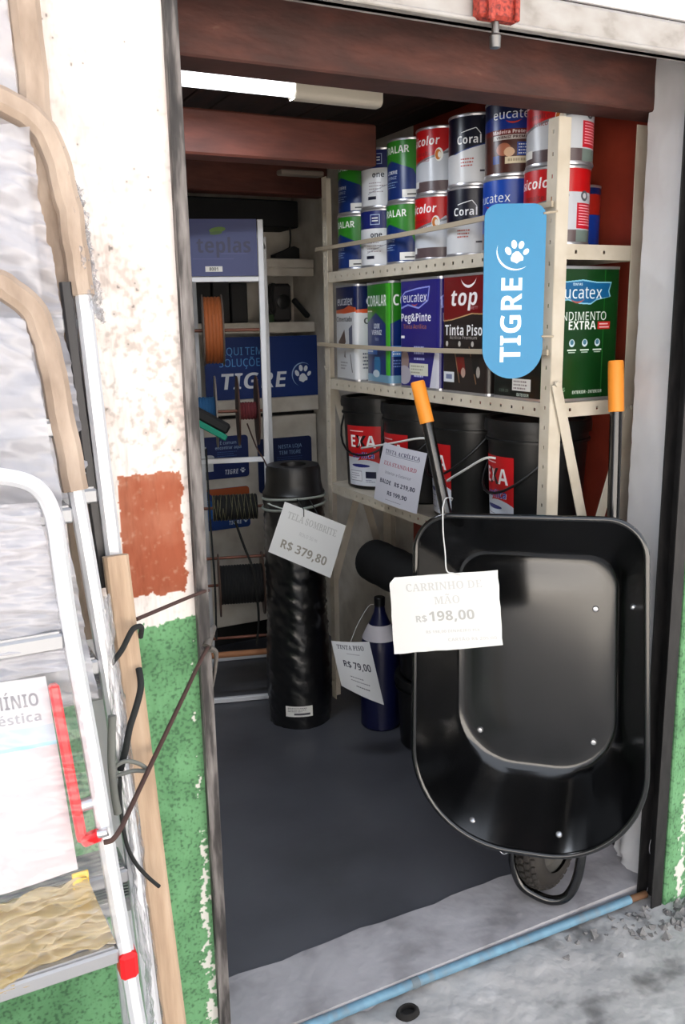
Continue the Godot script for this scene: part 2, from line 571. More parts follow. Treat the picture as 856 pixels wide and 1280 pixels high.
	M.latch_red = tri_mat(noise(30, 0.03, [[0.0, Color(0.30, 0.10, 0.08)], [0.5, Color(0.62, 0.20, 0.15)], [1.0, Color(0.72, 0.30, 0.22)]], 4), Vector3(5, 5, 5), 0.6)
	M.twine_dark = mat(Color(0.12, 0.13, 0.13), 0.9)
	M.twine_brown = mat(Color(0.28, 0.20, 0.18), 0.9)
	M.twine_grey = mat(Color(0.42, 0.43, 0.41), 0.8)
	M.string_white = mat(Color(0.85, 0.85, 0.84), 0.7)
	M.rod = mat(Color(0.42, 0.24, 0.17), 0.5, 0.2)
	M.rod_wood = mat(Color(0.62, 0.42, 0.28), 0.7)
	M.spool_disc = mat(Color(0.42, 0.36, 0.33), 0.6)

func _ready():
	SANS = SystemFont.new()
	SANS.font_names = PackedStringArray(["Droid Sans"])
	BOLD = SystemFont.new()
	BOLD.font_names = PackedStringArray(["Droid Sans"])
	BOLD.font_weight = 700
	SERIF = SystemFont.new()
	SERIF.font_names = PackedStringArray(["Droid Serif"])
	SERIF.font_weight = 700
	# ------------------------------------------------ camera, sky, exposure
	var cam := Camera3D.new()
	cam.name = "camera"
	cam.transform = Transform3D(Basis(Vector3(0.89135, -0.017578, 0.452973), Vector3(0.112472, 0.976579, -0.183422), Vector3(-0.43914, 0.21444, 0.872452)).orthonormalized(), Vector3(0, 1.5, 1.5))
	cam.fov = 60.656
	cam.near = 0.05
	cam.far = 100
	add_child(cam)
	var env := Environment.new()
	env.background_mode = Environment.BG_SKY
	var sky := Sky.new()
	var sm := ProceduralSkyMaterial.new()
	sm.sky_top_color = Color(0.84, 0.87, 0.92)
	sm.sky_horizon_color = Color(0.93, 0.94, 0.96)
	sm.sky_curve = 0.25
	sm.ground_bottom_color = Color(0.42, 0.42, 0.43)
	sm.ground_horizon_color = Color(0.6, 0.6, 0.61)
	sm.energy_multiplier = 1.0
	sky.sky_material = sm
	env.sky = sky
	env.background_energy_multiplier = 1.0
	env.tonemap_mode = Environment.TONE_MAPPER_LINEAR
	env.tonemap_exposure = 1.85
	env.sdfgi_enabled = true
	env.ssao_enabled = true
	env.ssil_enabled = true
	var we := WorldEnvironment.new()
	we.name = "environment"
	we.environment = env
	add_child(we)
	var sun := DirectionalLight3D.new()
	sun.name = "sun"
	sun.rotation_degrees = Vector3(-56, 192, 0)
	sun.light_color = Color(1.0, 0.96, 0.90)
	sun.light_energy = 5.0
	sun.light_angular_distance = 0.6
	sun.shadow_enabled = true
	add_child(sun)
	make_materials()
	setting()
	street()
	shutter_and_lamp()
	back_of_shop()
	rack()
	shelf_unit()
	cans()
	tins()
	pails()
	under_shelf()
	netting_roll()
	hanging_sign()
	wheelbarrow()
	ladders()
	cords()

# ---------------------------------------------------------------- the setting
func slab(called: String, lo: Vector3, hi: Vector3, m: Material, label := "", ch := 0.0) -> MeshInstance3D:
	var st := new_st()
	box(st, (lo + hi) / 2, hi - lo, ch)
	return struct(called, st, m, label)

func setting():
	slab("floor", Vector3(-0.6, -0.12, -2.6), Vector3(1.9, 0.0, -0.2), M.floor, "dark grey painted concrete floor of the shop")
	# the worn threshold: its inner edge is uneven
	var st := new_st()
	var edge := PackedVector2Array()
	for i in 25:
		var x := 0.40 + 1.30 * i / 24.0
		edge.append(Vector2(x, 0.199 + 0.006 * x + 0.004 * sin(i * 0.9) + 0.003 * sin(i * 2.3)))
	edge.append(Vector2(1.70, 0.01))
	edge.append(Vector2(0.40, 0.01))
	prism(st, edge, 0.124, Transform3D(Basis(Vector3(1, 0, 0), Vector3(0, 0, -1), Vector3(0, 1, 0)), Vector3(0, -0.12, 0)))
	struct("threshold", st, M.sill, "pale concrete threshold across the doorway")
	# pavement with a rough surface
	st = new_st()
	var rough := FastNoiseLite.new()
	rough.seed = 8
	rough.frequency = 5.0
	rough.fractal_octaves = 4
	var at := func(i: int, j: int) -> Vector3:
		var x := -0.2 + 2.8 * i / 90.0
		var z := -0.02 + 1.2 * j / 40.0
		var near := clampf(1.0 - z / 0.3, 0, 1)
		return Vector3(x, -0.034 + rough.get_noise_2d(x, z) * 0.009 + near * 0.014 * rough.get_noise_2d(x * 2.5 + 7, z * 2.5), z)
	st.set_smooth_group(0)
	for j in 40:
		for i in 90:
			var q := [at.call(i, j), at.call(i + 1, j), at.call(i + 1, j + 1), at.call(i, j + 1)]
			for k in [0, 1, 2, 0, 2, 3]:
				st.add_vertex(q[k])
	struct("pavement", st, M.pavement, "rough grey concrete pavement in front of the doorway")
	# facade piers
	var lo := Vector2(-0.35, -0.05)
	var hi := Vector2(0.44, 2.55)
	st = new_st()
	box(st, Vector3(-1.1, 1.25, -0.05), Vector3(3.074, 2.6, 0.17))
	var m := mat(Color.WHITE, 0.85)
	m.albedo_texture = facade_print(360, 1180, lo, hi, Rect2(0.315, 1.035, 0.108, 0.215), 0.985, 0.425, 40)
	m.heightmap_enabled = true
	m.heightmap_texture = noise(41, 0.05, [], 5, FastNoiseLite.TYPE_SIMPLEX, 512)
	m.heightmap_scale = 0.35
	var pier := MeshInstance3D.new()
	pier.name = "wall_left"
	pier.mesh = planar_uv(st, lo, hi)
	pier.material_override = m
	add_child(pier)
	tag(pier, "white plastered pier left of the doorway with a brown patch and green paint low down", "", "", "structure")
	st = new_st()
	box(st, Vector3(2.663, 1.25, 0.026), Vector3(2.0, 2.6, 0.05), 0.004)
	var m2 := mat(Color.WHITE, 0.85)
	m2.albedo_texture = facade_print(360, 700, Vector2(1.62, -0.05), Vector2(2.4, 2.55), Rect2(), 1.06, 1.715, 50)
	m2.heightmap_enabled = true
	m2.heightmap_texture = m.heightmap_texture
	m2.heightmap_scale = 0.35
	var pier2 := MeshInstance3D.new()
	pier2.name = "wall_right"
	pier2.mesh = planar_uv(st, Vector2(1.62, -0.05), Vector2(2.4, 2.55))
	pier2.material_override = m2
	add_child(pier2)
	tag(pier2, "green and white wall right of the doorway", "", "", "structure")
	# right jamb: whitewashed reveal, crumbling at its foot
	st = new_st()
	var n := FastNoiseLite.new()
	n.seed = 6
	n.frequency = 14.0
	n.fractal_octaves = 3
	var rv := func(i: int, j: int) -> Vector3:
		var y := -0.02 + 2.12 * j / 106.0
		var z := lerpf(-0.15, 0.0, i / 10.0)
		var low := clampf(1.0 - y / 0.35, 0, 1)
		var x := 1.660 + n.get_noise_2d(y, z) * (0.002 + low * 0.020) + (0.018 * low * low if i < 3 else 0.0)
		if i == 0:
			z += n.get_noise_2d(y * 2.0, 3.0) * (0.004 + low * 0.03)
		return Vector3(x, y, z)
	for j in 106:
		for i in 10:
			st.set_smooth_group(0)
			var q := [rv.call(i, j), rv.call(i + 1, j), rv.call(i + 1, j + 1), rv.call(i, j + 1)]
			for k in [0, 1, 2, 0, 2, 3]:
				st.add_vertex(q[k])
		st.set_smooth_group(1)
		var a: Vector3 = rv.call(0, j)
		var b: Vector3 = rv.call(0, j + 1)
		for v in [a, b, Vector3(1.80, b.y, -0.15), a, Vector3(1.80, b.y, -0.15), Vector3(1.80, a.y, -0.15)]:
			st.add_vertex(v)
	struct("trim_1", st, M.plaster, "whitewashed reveal of the right jamb, crumbling at its foot")
	slab("trim_2", Vector3(1.69, -0.05, -0.148), Vector3(3.66, 2.3, 0.0), M.plaster)
	# inside
	slab("wall_inner_right", Vector3(1.75, -0.1, -1.36), Vector3(1.9, 2.3, -0.15), M.red, "rust red wall behind the paint shelves")
	slab("wall_inner_right_rear", Vector3(1.75, -0.1, -2.6), Vector3(1.9, 2.3, -1.36), M.cream, "pale wall at the rear right of the shop")
	slab("wall_back", Vector3(-0.6, -0.1, -2.6), Vector3(1.75, 2.3, -2.46), M.cream, "pale back wall of the shop")
	slab("wall_inner_left", Vector3(-0.6, -0.1, -2.46), Vector3(-0.46, 2.3, -0.14), M.cream)
	slab("lintel", Vector3(0.30, 1.965, -0.235), Vector3(1.75, 2.45, -0.135), M.lintel, "dark reddish brown lintel over the doorway", 0.004)
	slab("wall_added_above", Vector3(-14, 2.55, -6.0), Vector3(16, 4.4, 0.05), M.plaster)  # unseen upper block, added deep so it keeps the sun off the doorway
	slab("wall_added_beyond_left", Vector3(-14, -0.3, -6.0), Vector3(-2.63, 2.55, 0.035), M.plaster)  # this and the next two: unseen building mass added to shape the light
	slab("wall_added_beyond_right", Vector3(3.66, -0.3, -6.0), Vector3(16, 2.55, 0.05), M.plaster)
	slab("wall_added_rear", Vector3(-2.63, -0.3, -6.0), Vector3(3.66, 2.55, -5.8), M.plaster)
	# ceiling of dark boards
	var top := slab("ceiling", Vector3(-0.6, 2.172, -2.6), Vector3(1.9, 2.3, -0.235), M.plank, "dark boarded ceiling")
	var rng := RandomNumberGenerator.new()
	rng.seed = 4
	var pm := []
	for k in 3:
		var pk: StandardMaterial3D = M.plank.duplicate()
		pk.albedo_color = Color(1, 1, 1).darkened(0.12 * k)
		pm.append(pk)
	for k in 20:
		st = new_st()
		box(st, Vector3(-0.30 + 0.102 * k, 2.163 + rng.randf_range(-0.003, 0.002), -1.35), Vector3(0.096, 0.02, 2.2), 0.003)
		obj("plank", st, pm[rng.randi() % 3], top)
	slab("beam", Vector3(-0.46, 1.978, -1.20), Vector3(1.456, 2.104, -1.10), M.beam, "reddish brown timber beam across the shop behind the lamp", 0.006)
	slab("beam_001", Vector3(-0.46, 2.02, -2.16), Vector3(1.75, 2.15, -2.06), M.beam, "reddish brown timber beam at the back of the shop", 0.006)

func street():
	# unseen road and a plain house across it, added for bounced light and reflections
	slab("road", Vector3(-14, -0.30, 1.17), Vector3(16, -0.06, 8.0), M.road)
	slab("pavement_001", Vector3(-14, -0.30, 0.03), Vector3(-0.2, -0.045, 1.18), M.pavement)
	slab("pavement_002", Vector3(2.6, -0.30, 0.03), Vector3(16, -0.045, 1.18), M.pavement)
	slab("building_added_opposite", Vector3(-14, -0.3, 8.0), Vector3(16, 3.4, 9.0), M.plaster)

func shutter_and_lamp():
	# guide rails
	var st := new_st()
	box(st, Vector3(0.4385, 1.0, 0.012), Vector3(0.004, 2.3, 0.075))
	box(st, Vector3(0.4485, 1.0, 0.048), Vector3(0.020, 2.3, 0.004), 0.001)
	box(st, Vector3(0.4485, 1.0, -0.024), Vector3(0.020, 2.3, 0.004))
	box(st, Vector3(0.4575, 1.0, 0.043), Vector3(0.002, 2.3, 0.010))
	struct("trim_3", st, M.guide, "scuffed grey guide rail of the shutter at the left jamb")
	st = new_st()
	box(st, Vector3(1.6585, 1.0, 0.020), Vector3(0.003, 2.3, 0.045))
	box(st, Vector3(1.640, 1.0, 0.045), Vector3(0.036, 2.3, 0.004))
	box(st, Vector3(1.640, 1.0, -0.004), Vector3(0.036, 2.3, 0.004))
	struct("trim_4", st, M.guide_dark, "dark guide rail of the shutter at the right jamb")
	var t := thing("roller_shutter", "raised white roller shutter with a grimy bottom rail and red latch", "shutter", Vector3(1.06, 2.03, 0.02))
	st = new_st()
	box(st, Vector3(0.0, 0.034, 0.0), Vector3(1.20, 0.068, 0.03), 0.012)
	box(st, Vector3(0.0, 0.004, 0.004), Vector3(1.20, 0.008, 0.044), 0.002)
	obj("bottom_rail", st, M.shutter, t, "grimy grey bottom rail")
	for k in 5:
		st = new_st()
		var prof := []
		for i in 9:
			var a := PI * i / 8.0
			prof.append(Vector2(0.004 + 0.016 * sin(a), -0.04 + 0.08 * i / 8.0))
		st.set_smooth_group(0)
		for i in 8:
			var p: Vector2 = prof[i]
			var q: Vector2 = prof[i + 1]
			var y := 0.115 + 0.082 * k
			for v in [Vector3(-0.6, y + p.y, p.x), Vector3(0.6, y + q.y, q.x), Vector3(0.6, y + p.y, p.x), Vector3(-0.6, y + p.y, p.x), Vector3(-0.6, y + q.y, q.x), Vector3(0.6, y + q.y, q.x)]:
				st.add_vertex(v)
		st.set_smooth_group(-1)
		box(st, Vector3(0, 0.115 + 0.082 * k, -0.003), Vector3(1.2, 0.08, 0.006))
		obj("slat", st, M.slat, t)
	st = new_st()
	box(st, Vector3(0.004, 0.030, 0.032), Vector3(0.088, 0.056, 0.034), 0.006)
	box(st, Vector3(-0.022, 0.028, 0.053), Vector3(0.014, 0.066, 0.012), 0.003)
	box(st, Vector3(0.036, 0.020, 0.053), Vector3(0.010, 0.040, 0.010), 0.003)
	var l := obj("latch", st, M.latch_red, t, "chipped red latch")
	st = new_st()
	lathe(st, [Vector2(0, -0.045), Vector2(0.010, -0.042), Vector2(0.011, -0.022), Vector2(0.007, -0.018), Vector2(0.007, 0.004), Vector2(0, 0.004)], 12, Transform3D(Basis(), Vector3(0.003, 0, 0.032)))
	obj("latch_bolt", st, M.tin_dark, l)
	# fluorescent batten lamp
	t = thing("batten_lamp", "lit white tube lamp with a cream end housing under the dark ceiling", "lamp", Vector3(0.9, 2.10, -0.80))
	var glow := mat(Color(1, 1, 1), 0.4)
	glow.emission_enabled = true
	glow.emission = Color(0.97, 0.98, 1.0)
	glow.emission_energy_multiplier = 1.6
	st = new_st()
	var sec := round_poly(0.046, 0.044, [0.02, 0.02, 0.006, 0.006], 5)
	prism(st, sec, 0.66, Transform3D(Basis(Vector3(0, 0, -1), Vector3(0, 1, 0), Vector3(1, 0, 0)), Vector3(-0.53, 0.004, 0)))
	obj("lamp_tube", st, glow, t, "glowing white tube cover")
	st = new_st()
	sec = round_poly(0.056, 0.052, [0.016, 0.016, 0.004, 0.004], 5)
	prism(st, sec, 0.262, Transform3D(Basis(Vector3(0, 0, -1), Vector3(0, 1, 0), Vector3(1, 0, 0)), Vector3(0.13, 0.002, 0)))
	obj("end_housing", st, mat(Color(0.83, 0.80, 0.74), 0.5), t, "cream end housing")
	st = new_st()
	box(st, Vector3(-0.07, 0.040, 0), Vector3(0.92, 0.028, 0.05), 0.003)
	obj("base_plate", st, mat(Color(0.55, 0.52, 0.49), 0.6), t)
	var al := AreaLight3D.new()
	al.name = "lamp_light"
	al.area_size = Vector2(0.66, 0.046)
	al.position = Vector3(0.70, 2.078, -0.80)
	al.rotation = Vector3(-PI / 2, 0, 0)
	al.light_color = Color(0.93, 0.96, 1.0)
	al.light_energy = 0.52
	al.set("area_range", 8.0)
	al.set("area_attenuation", 2.0)
	al.shadow_enabled = true
	add_child(al)

# ---------------------------------------------------------------- back of the shop
func box_st(lo: Vector3, hi: Vector3, ch := 0.0) -> SurfaceTool:
	var st := new_st()
	box(st, (lo + hi) / 2, hi - lo, ch)
	return st

func board(called: String, label: String, category: String, pic: Pic, at: Vector3, w: float, h: float, r: Array, turn := 0.0, thick := 0.006, group := "", lean := 0.0) -> Node3D:
	# a printed board, its bottom centre at `at`, facing +z before it is turned
	var t := thing(called, label, category, at, turn, group)
	t.rotation.x = lean
	var st := new_st()
	prism(st, round_poly(w, h, r), thick, Transform3D(Basis(), Vector3(0, h / 2, 0)), true)
	obj("panel", st, printed(pic.tex(), 0.5), t)
	return t

func back_of_shop():
	var t := thing("wall_shelf", "pale double wall shelf at the back of the shop above the blue banner", "shelf", Vector3(1.1, 1.44, -2.33))
	obj("shelf_board", box_st(Vector3(-0.6, 0.008, -0.12), Vector3(0.64, 0.055, 0.13), 0.004), M.cream, t)
	obj("shelf_board", box_st(Vector3(-0.6, 0.29, -0.12), Vector3(0.64, 0.33, 0.13), 0.004), M.cream, t)
	obj("shelf_lip", box_st(Vector3(-0.6, 0.254, 0.118), Vector3(0.64, 0.29, 0.13), 0.003), M.cream, t)
	t = thing("counter", "pale painted counter front below the blue banner", "counter", Vector3(1.1, 0, -2.33))
	obj("body", box_st(Vector3(-0.6, 0.11, -0.12), Vector3(0.64, 1.075, 0.12), 0.004), M.cream, t)
	obj("ledge", box_st(Vector3(-0.6, 1.095, -0.12), Vector3(0.64, 1.162, 0.15), 0.004), M.cream, t)
	obj("plinth", box_st(Vector3(-0.6, 0.0, -0.12), Vector3(0.64, 0.11, 0.06)), M.black_matte, t)
	obj("back_strip", box_st(Vector3(-0.6, 1.075, -0.12), Vector3(0.64, 1.095, 0.09)), M.black_matte, t)
	solo("wall_box", box_st(Vector3(0.9, 1.905, -2.455), Vector3(1.69, 2.02, -2.24), 0.006), M.black_matte, "long black box high on the back wall", "box")
	# blue banner
	var blue := Color(0.035, 0.18, 0.44)
	var p := Pic.new(640, 318, blue)
	p.text("AQUI TEM", 205, 72, 40, Color(0.36, 0.62, 0.86), SANS, 240)
	p.text("SOLUÇÕES", 205, 130, 40, Color(0.36, 0.62, 0.86), SANS, 260)
	p.text("TIGRE", 268, 224, 82, Color(0.90, 0.92, 0.95), BOLD, 380, 0.16)
	p.arc(550, 205, 64, PI * 0.62, PI * 1.75, 7, Color(0.6, 0.72, 0.86))
	p.paw(553, 200, 58, Color(0.90, 0.92, 0.95))
	board("banner", "blue banner with a white paw print standing on the counter at the back", "banner", p, Vector3(1.479, 1.162, -2.214), 0.54, 0.272, [0.003, 0.003, 0.003, 0.003], 0.0, 0.008)
	# posters on the counter front
	var rng := RandomNumberGenerator.new()
	rng.seed = 2
	p = Pic.new(320, 230, Color(0.03, 0.13, 0.36))
	p.text("É comum", 205, 36, 17, Color(0.75, 0.85, 0.95), SANS)
	p.text("encontrar aqui", 205, 62, 17, Color(0.75, 0.85, 0.95), SANS)
	p.lines(140, 84, 130, 3, 11, 3, Color(0.3, 0.45, 0.7), rng)
	p.rect(70, 110, 44, 76, Color(0.82, 0.83, 0.84))
	p.ell(92, 110, 30, 14, Color(0.75, 0.77, 0.8))
	p.rect(8, 50, 70, 14, Color(0.7, 0.74, 0.8))
	p.ell(150, 130, 24, 12, Color(0.80, 0.52, 0.42))
	p.ell(30, 190, 34, 24, Color(0.12, 0.4, 0.66))
	p.text("TIGRE", 218, 196, 26, Color(0.9, 0.92, 0.95), BOLD, 80, 0.15)
	p.paw(283, 192, 18, Color(0.9, 0.92, 0.95))
	board("poster", "blue poster with a white tap and rounded corners, upper left on the counter front", "poster", p, Vector3(1.262, 0.812, -2.2085), 0.262, 0.19, [0.016, 0.016, 0.016, 0.016], 0.0, 0.004, "blue posters on the counter front")
	p = Pic.new(320, 240, Color(0.03, 0.22, 0.50))
	p.poly(PackedVector2Array([Vector2(60, 0), Vector2(320, 0), Vector2(320, 46), Vector2(120, 60)]), Color(0.66, 0.32, 0.16))
	p.ell(60, 120, 70, 60, Color(0.06, 0.36, 0.66))
	p.lines(30, 40, 60, 4, 12, 4, Color(0.7, 0.8, 0.9), rng)
	p.text("TIGRE", 230, 206, 22, Color(0.85, 0.9, 0.95), BOLD, 80, 0.15)
	p.paw(292, 200, 15, Color(0.85, 0.9, 0.95))
	board("poster", "blue poster with an orange top band, lower left on the counter front", "poster", p, Vector3(1.26, 0.578, -2.2085), 0.258, 0.19, [0.016, 0.016, 0.016, 0.016], 0.0, 0.004, "blue posters on the counter front")
	p = Pic.new(320, 300, Color(0.02, 0.11, 0.30))
	p.text("NESTA LOJA", 190, 50, 20, Color(0.62, 0.74, 0.9), SANS)
	p.text("TEM TIGRE", 190, 84, 20, Color(0.62, 0.74, 0.9), SANS)
	p.lines(110, 108, 170, 3, 12, 3, Color(0.25, 0.38, 0.6), rng)
	board("poster", "dark blue poster right of the white rack, partly behind the black roll", "poster", p, Vector3(1.573, 0.725, -2.2085), 0.27, 0.25, [0.016, 0.016, 0.016, 0.016], 0.0, 0.004, "blue posters on the counter front")
	# things on the back shelves
	for k in 4:
		solo("dark_box", box_st(Vector3(1.10 + 0.083 * k, 1.495, -2.42), Vector3(1.175 + 0.083 * k, 1.672 - 0.006 * (k % 2), -2.22), 0.004), mat(Color(0.06, 0.06, 0.065).lightened(0.02 * (k % 3)), 0.6), ["leftmost", "second from the left", "third from the left", "rightmost"][k] + " dark box on the back shelf behind the white rack", "box", "dark boxes on the back shelf")
	t = thing("telephone", "dark wall telephone with a looped cord on the lower back shelf", "telephone", Vector3(1.60, 1.495, -2.25))
	obj("body", box_st(Vector3(-0.05, 0, -0.06), Vector3(0.05, 0.17, 0.0), 0.012), mat(Color(0.16, 0.15, 0.15), 0.5), t)
	var st := new_st()
	lathe(st, [Vector2(0, 0), Vector2(0.032, 0), Vector2(0.032, 0.010), Vector2(0.02, 0.014), Vector2(0, 0.014)], 18, Transform3D(Basis(Vector3(1, 0, 0), Vector3(0, 0, 1), Vector3(0, -1, 0)), Vector3(0.005, 0.09, 0.0)))
	obj("dial", st, M.black_plastic, t)
	st = new_st()
	tube(st, spline([Vector3(-0.045, 0.17, 0.008), Vector3(-0.065, 0.11, 0.012), Vector3(-0.072, 0.06, 0.012), Vector3(-0.055, 0.035, 0.012), Vector3(-0.04, 0.06, 0.012), Vector3(-0.05, 0.11, 0.012), Vector3(-0.04, 0.17, 0.008)]), 0.006)
	obj("cord", st, M.black_matte, t)
	st = new_st()
	bar(st, Vector3(0.05, 0.10, 0.012), Vector3(0.125, 0.02, 0.012), 0.024, 0.022, Vector3(0, 0, 1), 0.006)
	obj("handset", st, M.black_matte, t)
	st = new_st()
	lathe(st, [Vector2(0, 0), Vector2(0.026, 0), Vector2(0.028, 0.02), Vector2(0.024, 0.034), Vector2(0.012, 0.034), Vector2(0.01, 0.01)], 18, Transform3D(Basis(), Vector3(1.525, 1.495, -2.235)))
	solo("tape_roll", st, mat(Color(0.16, 0.25, 0.13), 0.6), "small green roll beside the telephone on the lower back shelf", "tape")
	t = thing("scanner", "dark handheld device lying on the upper back shelf with its cord going up", "device", Vector3(1.625, 1.77, -2.25))
	st = new_st()
	prism(st, PackedVector2Array([Vector2(-0.06, 0), Vector2(0.055, 0), Vector2(0.055, 0.045), Vector2(0.03, 0.055), Vector2(0.0, 0.04), Vector2(-0.06, 0.018)]), 0.06, Transform3D(Basis(), Vector3(0, 0, -0.03)))
	obj("body", st, M.black_matte, t)
	st = new_st()
	tube(st, spline([Vector3(0.02, 0.045, 0), Vector3(0.022, 0.09, 0.01), Vector3(0.016, 0.135, 0.02)]), 0.004)
	obj("cord", st, M.black_matte, t)

# ---------------------------------------------------------------- rope rack
func spool(called: String, label: String, at: Vector3, turn: float, rope_r: float, w: float, disc_r: float, rope_m: Material, disc_m: Material, fleck: Material = null):
	var t := thing(called, label, "spool", at, turn, "spools on the white rack")
	var to_x := Basis(Vector3(0, 0, -1), Vector3(1, 0, 0), Vector3(0, -1, 0))
	# wound turns: a spiral of bulging rope
	var st := new_st()
	var prof := [Vector2(0.012, -w / 2)]
	var turns := maxi(5, int(w / 0.011))
	for i in turns * 4 + 1:
		var f := float(i) / (turns * 4)
		prof.append(Vector2(rope_r - 0.0035 + 0.0035 * absf(sin(PI * f * turns)), -w / 2 + w * f))
	prof.append(Vector2(0.012, w / 2))
	lathe(st, prof, 28, Transform3D(to_x, Vector3.ZERO))
	obj("wound_rope", st, rope_m, t)
	if fleck:
		st = new_st()
		for k in 9:
			for s in [-1.0, 1.0]:
				var pts := []
				for i in 26:
					var a := TAU * i / 25.0 + k * 0.7
					pts.append(Vector3(clampf(-w / 2 + w * k / 9.0 + s * w * 0.2 * i / 25.0, -w / 2, w / 2), cos(a) * (rope_r + 0.001), sin(a) * (rope_r + 0.001)))
				tube(st, pts, 0.0008, 4)
		obj("yellow_fleck", st, fleck, t)
	if disc_r > 0.0:
		for s in [-1.0, 1.0]:
			st = new_st()
			lathe(st, [Vector2(0.01, -0.003), Vector2(disc_r - 0.002, -0.003), Vector2(disc_r, 0), Vector2(disc_r - 0.002, 0.003), Vector2(0.01, 0.003)], 36, Transform3D(to_x, Vector3(s * (w / 2 + 0.003), 0, 0)))
			obj("flange", st, disc_m, t)

func rack():
	var yaw := 0.28
	var o := Vector3(0.96, 0, -1.68)
	var fr := Vector3(0.272, 0, 0.083)
	var t := thing("rope_rack", "white metal rack of rope spools behind the left jamb", "rack", o)
	var put := func(called: String, a: Vector3, b: Vector3, w: float, m: Material):
		var st := new_st()
		bar(st, a, b, w, w, Vector3(0.29, 0, -0.957), 0.002)
		obj(called, st, m, t)
	var rl := Vector3(0.18, 0, -0.41)
	var rr := Vector3(0.465, 0, -0.335)
	var dull: StandardMaterial3D = M.rack_white
	for c in [Vector3.ZERO, fr]:
		put.call("post", c, c + Vector3(0.012, 1.86, 0), 0.021, M.rack_white)
	for c in [rl, rr]:
		put.call("post", c, c + Vector3(0, 1.84, 0), 0.021, dull)
	for y in [0.012, 0.985, 1.652]:
		put.call("crossbar", Vector3(0, y, 0), fr + Vector3(0, y, 0), 0.019, M.rack_white)
	for y in [0.012, 1.80]:
		put.call("crossbar", rl + Vector3(0, y, 0), rr + Vector3(0, y, 0), 0.019, dull)
	for c in [[Vector3.ZERO, rl], [fr, rr]]:
		for y in [0.012, 0.50, 1.80]:
			put.call("side_bar", c[0] + Vector3(0, y, 0), c[1] + Vector3(0, y, 0), 0.016, dull)
	for y in [1.47, 1.17, 0.80, 0.60, 0.49, 0.27]:
		var st := new_st()
		tube(st, [Vector3(0, y, -0.012), fr + Vector3(0, y, -0.012)], 0.006)
		obj("rod", st, M.rod, t)
	var st2 := new_st()
	tube(st2, [Vector3(-0.01, 0.205, 0.0), fr + Vector3(0.0, 0.205, 0.0)], 0.013)
	obj("rod", st2, M.rod_wood, t, "thick wooden rod near the floor")
	# header board on the rack
	var p := Pic.new(480, 330, Color(0.16, 0.20, 0.40))
	p.text("teplas", 270, 150, 86, Color(0.10, 0.12, 0.27), BOLD, 350)
	p.ell(232, 62, 52, 16, Color(0.28, 0.42, 0.10), -0.12)
	p.ell(222, 80, 40, 10, Color(0.20, 0.34, 0.10), -0.1)
	p.rect(250, 196, 170, 6, Color(0.22, 0.25, 0.45))
	p.rect(70, 226, 260, 6, Color(0.22, 0.25, 0.45))
	p.rect(146, 272, 108, 32, Color(0.80, 0.80, 0.78))
	p.text("8001", 200, 288, 20, Color(0.25, 0.25, 0.25), BOLD)
	var b := board("header_board", "dark blue header board with a green leaf on top of the white rack", "sign", p, o + fr * 0.5 + Vector3(0.0, 1.662, 0.006), 0.272, 0.198, [0.002, 0.002, 0.002, 0.002], -0.297, 0.005)
	b.position += Vector3(0, 0, 0.006)
	var yw := -0.297
	var orange := mat(Color(0.55, 0.29, 0.13), 0.6)
	spool("rope_spool", "spool of orange brown wire, topmost on the white rack", Vector3(1.068, 1.47, -1.659), yw, 0.122, 0.064, 0.130, orange, mat(Color(0.34, 0.29, 0.26), 0.6))
	spool("rope_spool", "spool of blue rope with grey flanges on the white rack", Vector3(1.022, 1.17, -1.673), yw, 0.058, 0.085, 0.135, mat(Color(0.10, 0.30, 0.46), 0.8), mat(Color(0.46, 0.43, 0.41), 0.6))
	spool("rope_spool", "narrow spool of dark red rope between tall brown flanges on the white rack", Vector3(1.178, 1.17, -1.625), yw, 0.034, 0.066, 0.132, mat(Color(0.38, 0.13, 0.15), 0.8), mat(Color(0.27, 0.18, 0.15), 0.6))
	spool("rope_spool", "spool of black rope flecked with yellow on the white rack", Vector3(1.118, 0.80, -1.644), yw, 0.050, 0.17, 0.0, mat(Color(0.05, 0.05, 0.05), 0.85), M.spool_disc, mat(Color(0.42, 0.41, 0.30), 0.8))
	spool("rope_spool", "spool of plain black rope with thin brown flanges, lowest on the white rack", Vector3(1.128, 0.49, -1.640), yw, 0.078, 0.165, 0.125, mat(Color(0.045, 0.045, 0.05), 0.85), mat(Color(0.30, 0.22, 0.18), 0.6))
	var st := new_st()
	tube(st, spline([Vector3(1.10, 0.757, -1.60), Vector3(1.125, 0.66, -1.585), Vector3(1.150, 0.56, -1.555), Vector3(1.160, 0.45, -1.555), Vector3(1.165, 0.36, -1.56), Vector3(1.16, 0.25, -1.58)]), 0.005)
	solo("rope_end", st, mat(Color(0.07, 0.07, 0.06), 0.85), "loose black rope end hanging down over the lowest spool", "rope")
	st = new_st()
	tube(st, spline([Vector3(1.006, 1.04, -1.62), Vector3(1.012, 0.8, -1.635), Vector3(1.02, 0.5, -1.64), Vector3(1.015, 0.28, -1.64)]), 0.004)
	solo("rope_end", st, M.twine_dark, "thin dark cord hanging at the left side of the white rack", "rope")
	st = new_st()
	tube(st, spline([Vector3(1.165, 1.125, -1.60), Vector3(1.20, 1.03, -1.60), Vector3(1.235, 0.95, -1.585), Vector3(1.255, 0.80, -1.575), Vector3(1.25, 0.55, -1.575)]), 0.003)
	solo("rope_end", st, M.twine_brown, "thin brown cord hanging from the dark red spool", "rope")
	# plastering float hung in front
	t = thing("float", "black plastering float with a green foam edge hung on the white rack", "tool", Vector3(1.008, 1.140, -1.545), -0.2)
	st = new_st()
	var bb := Basis(Vector3(0, 0, 1), -0.55)
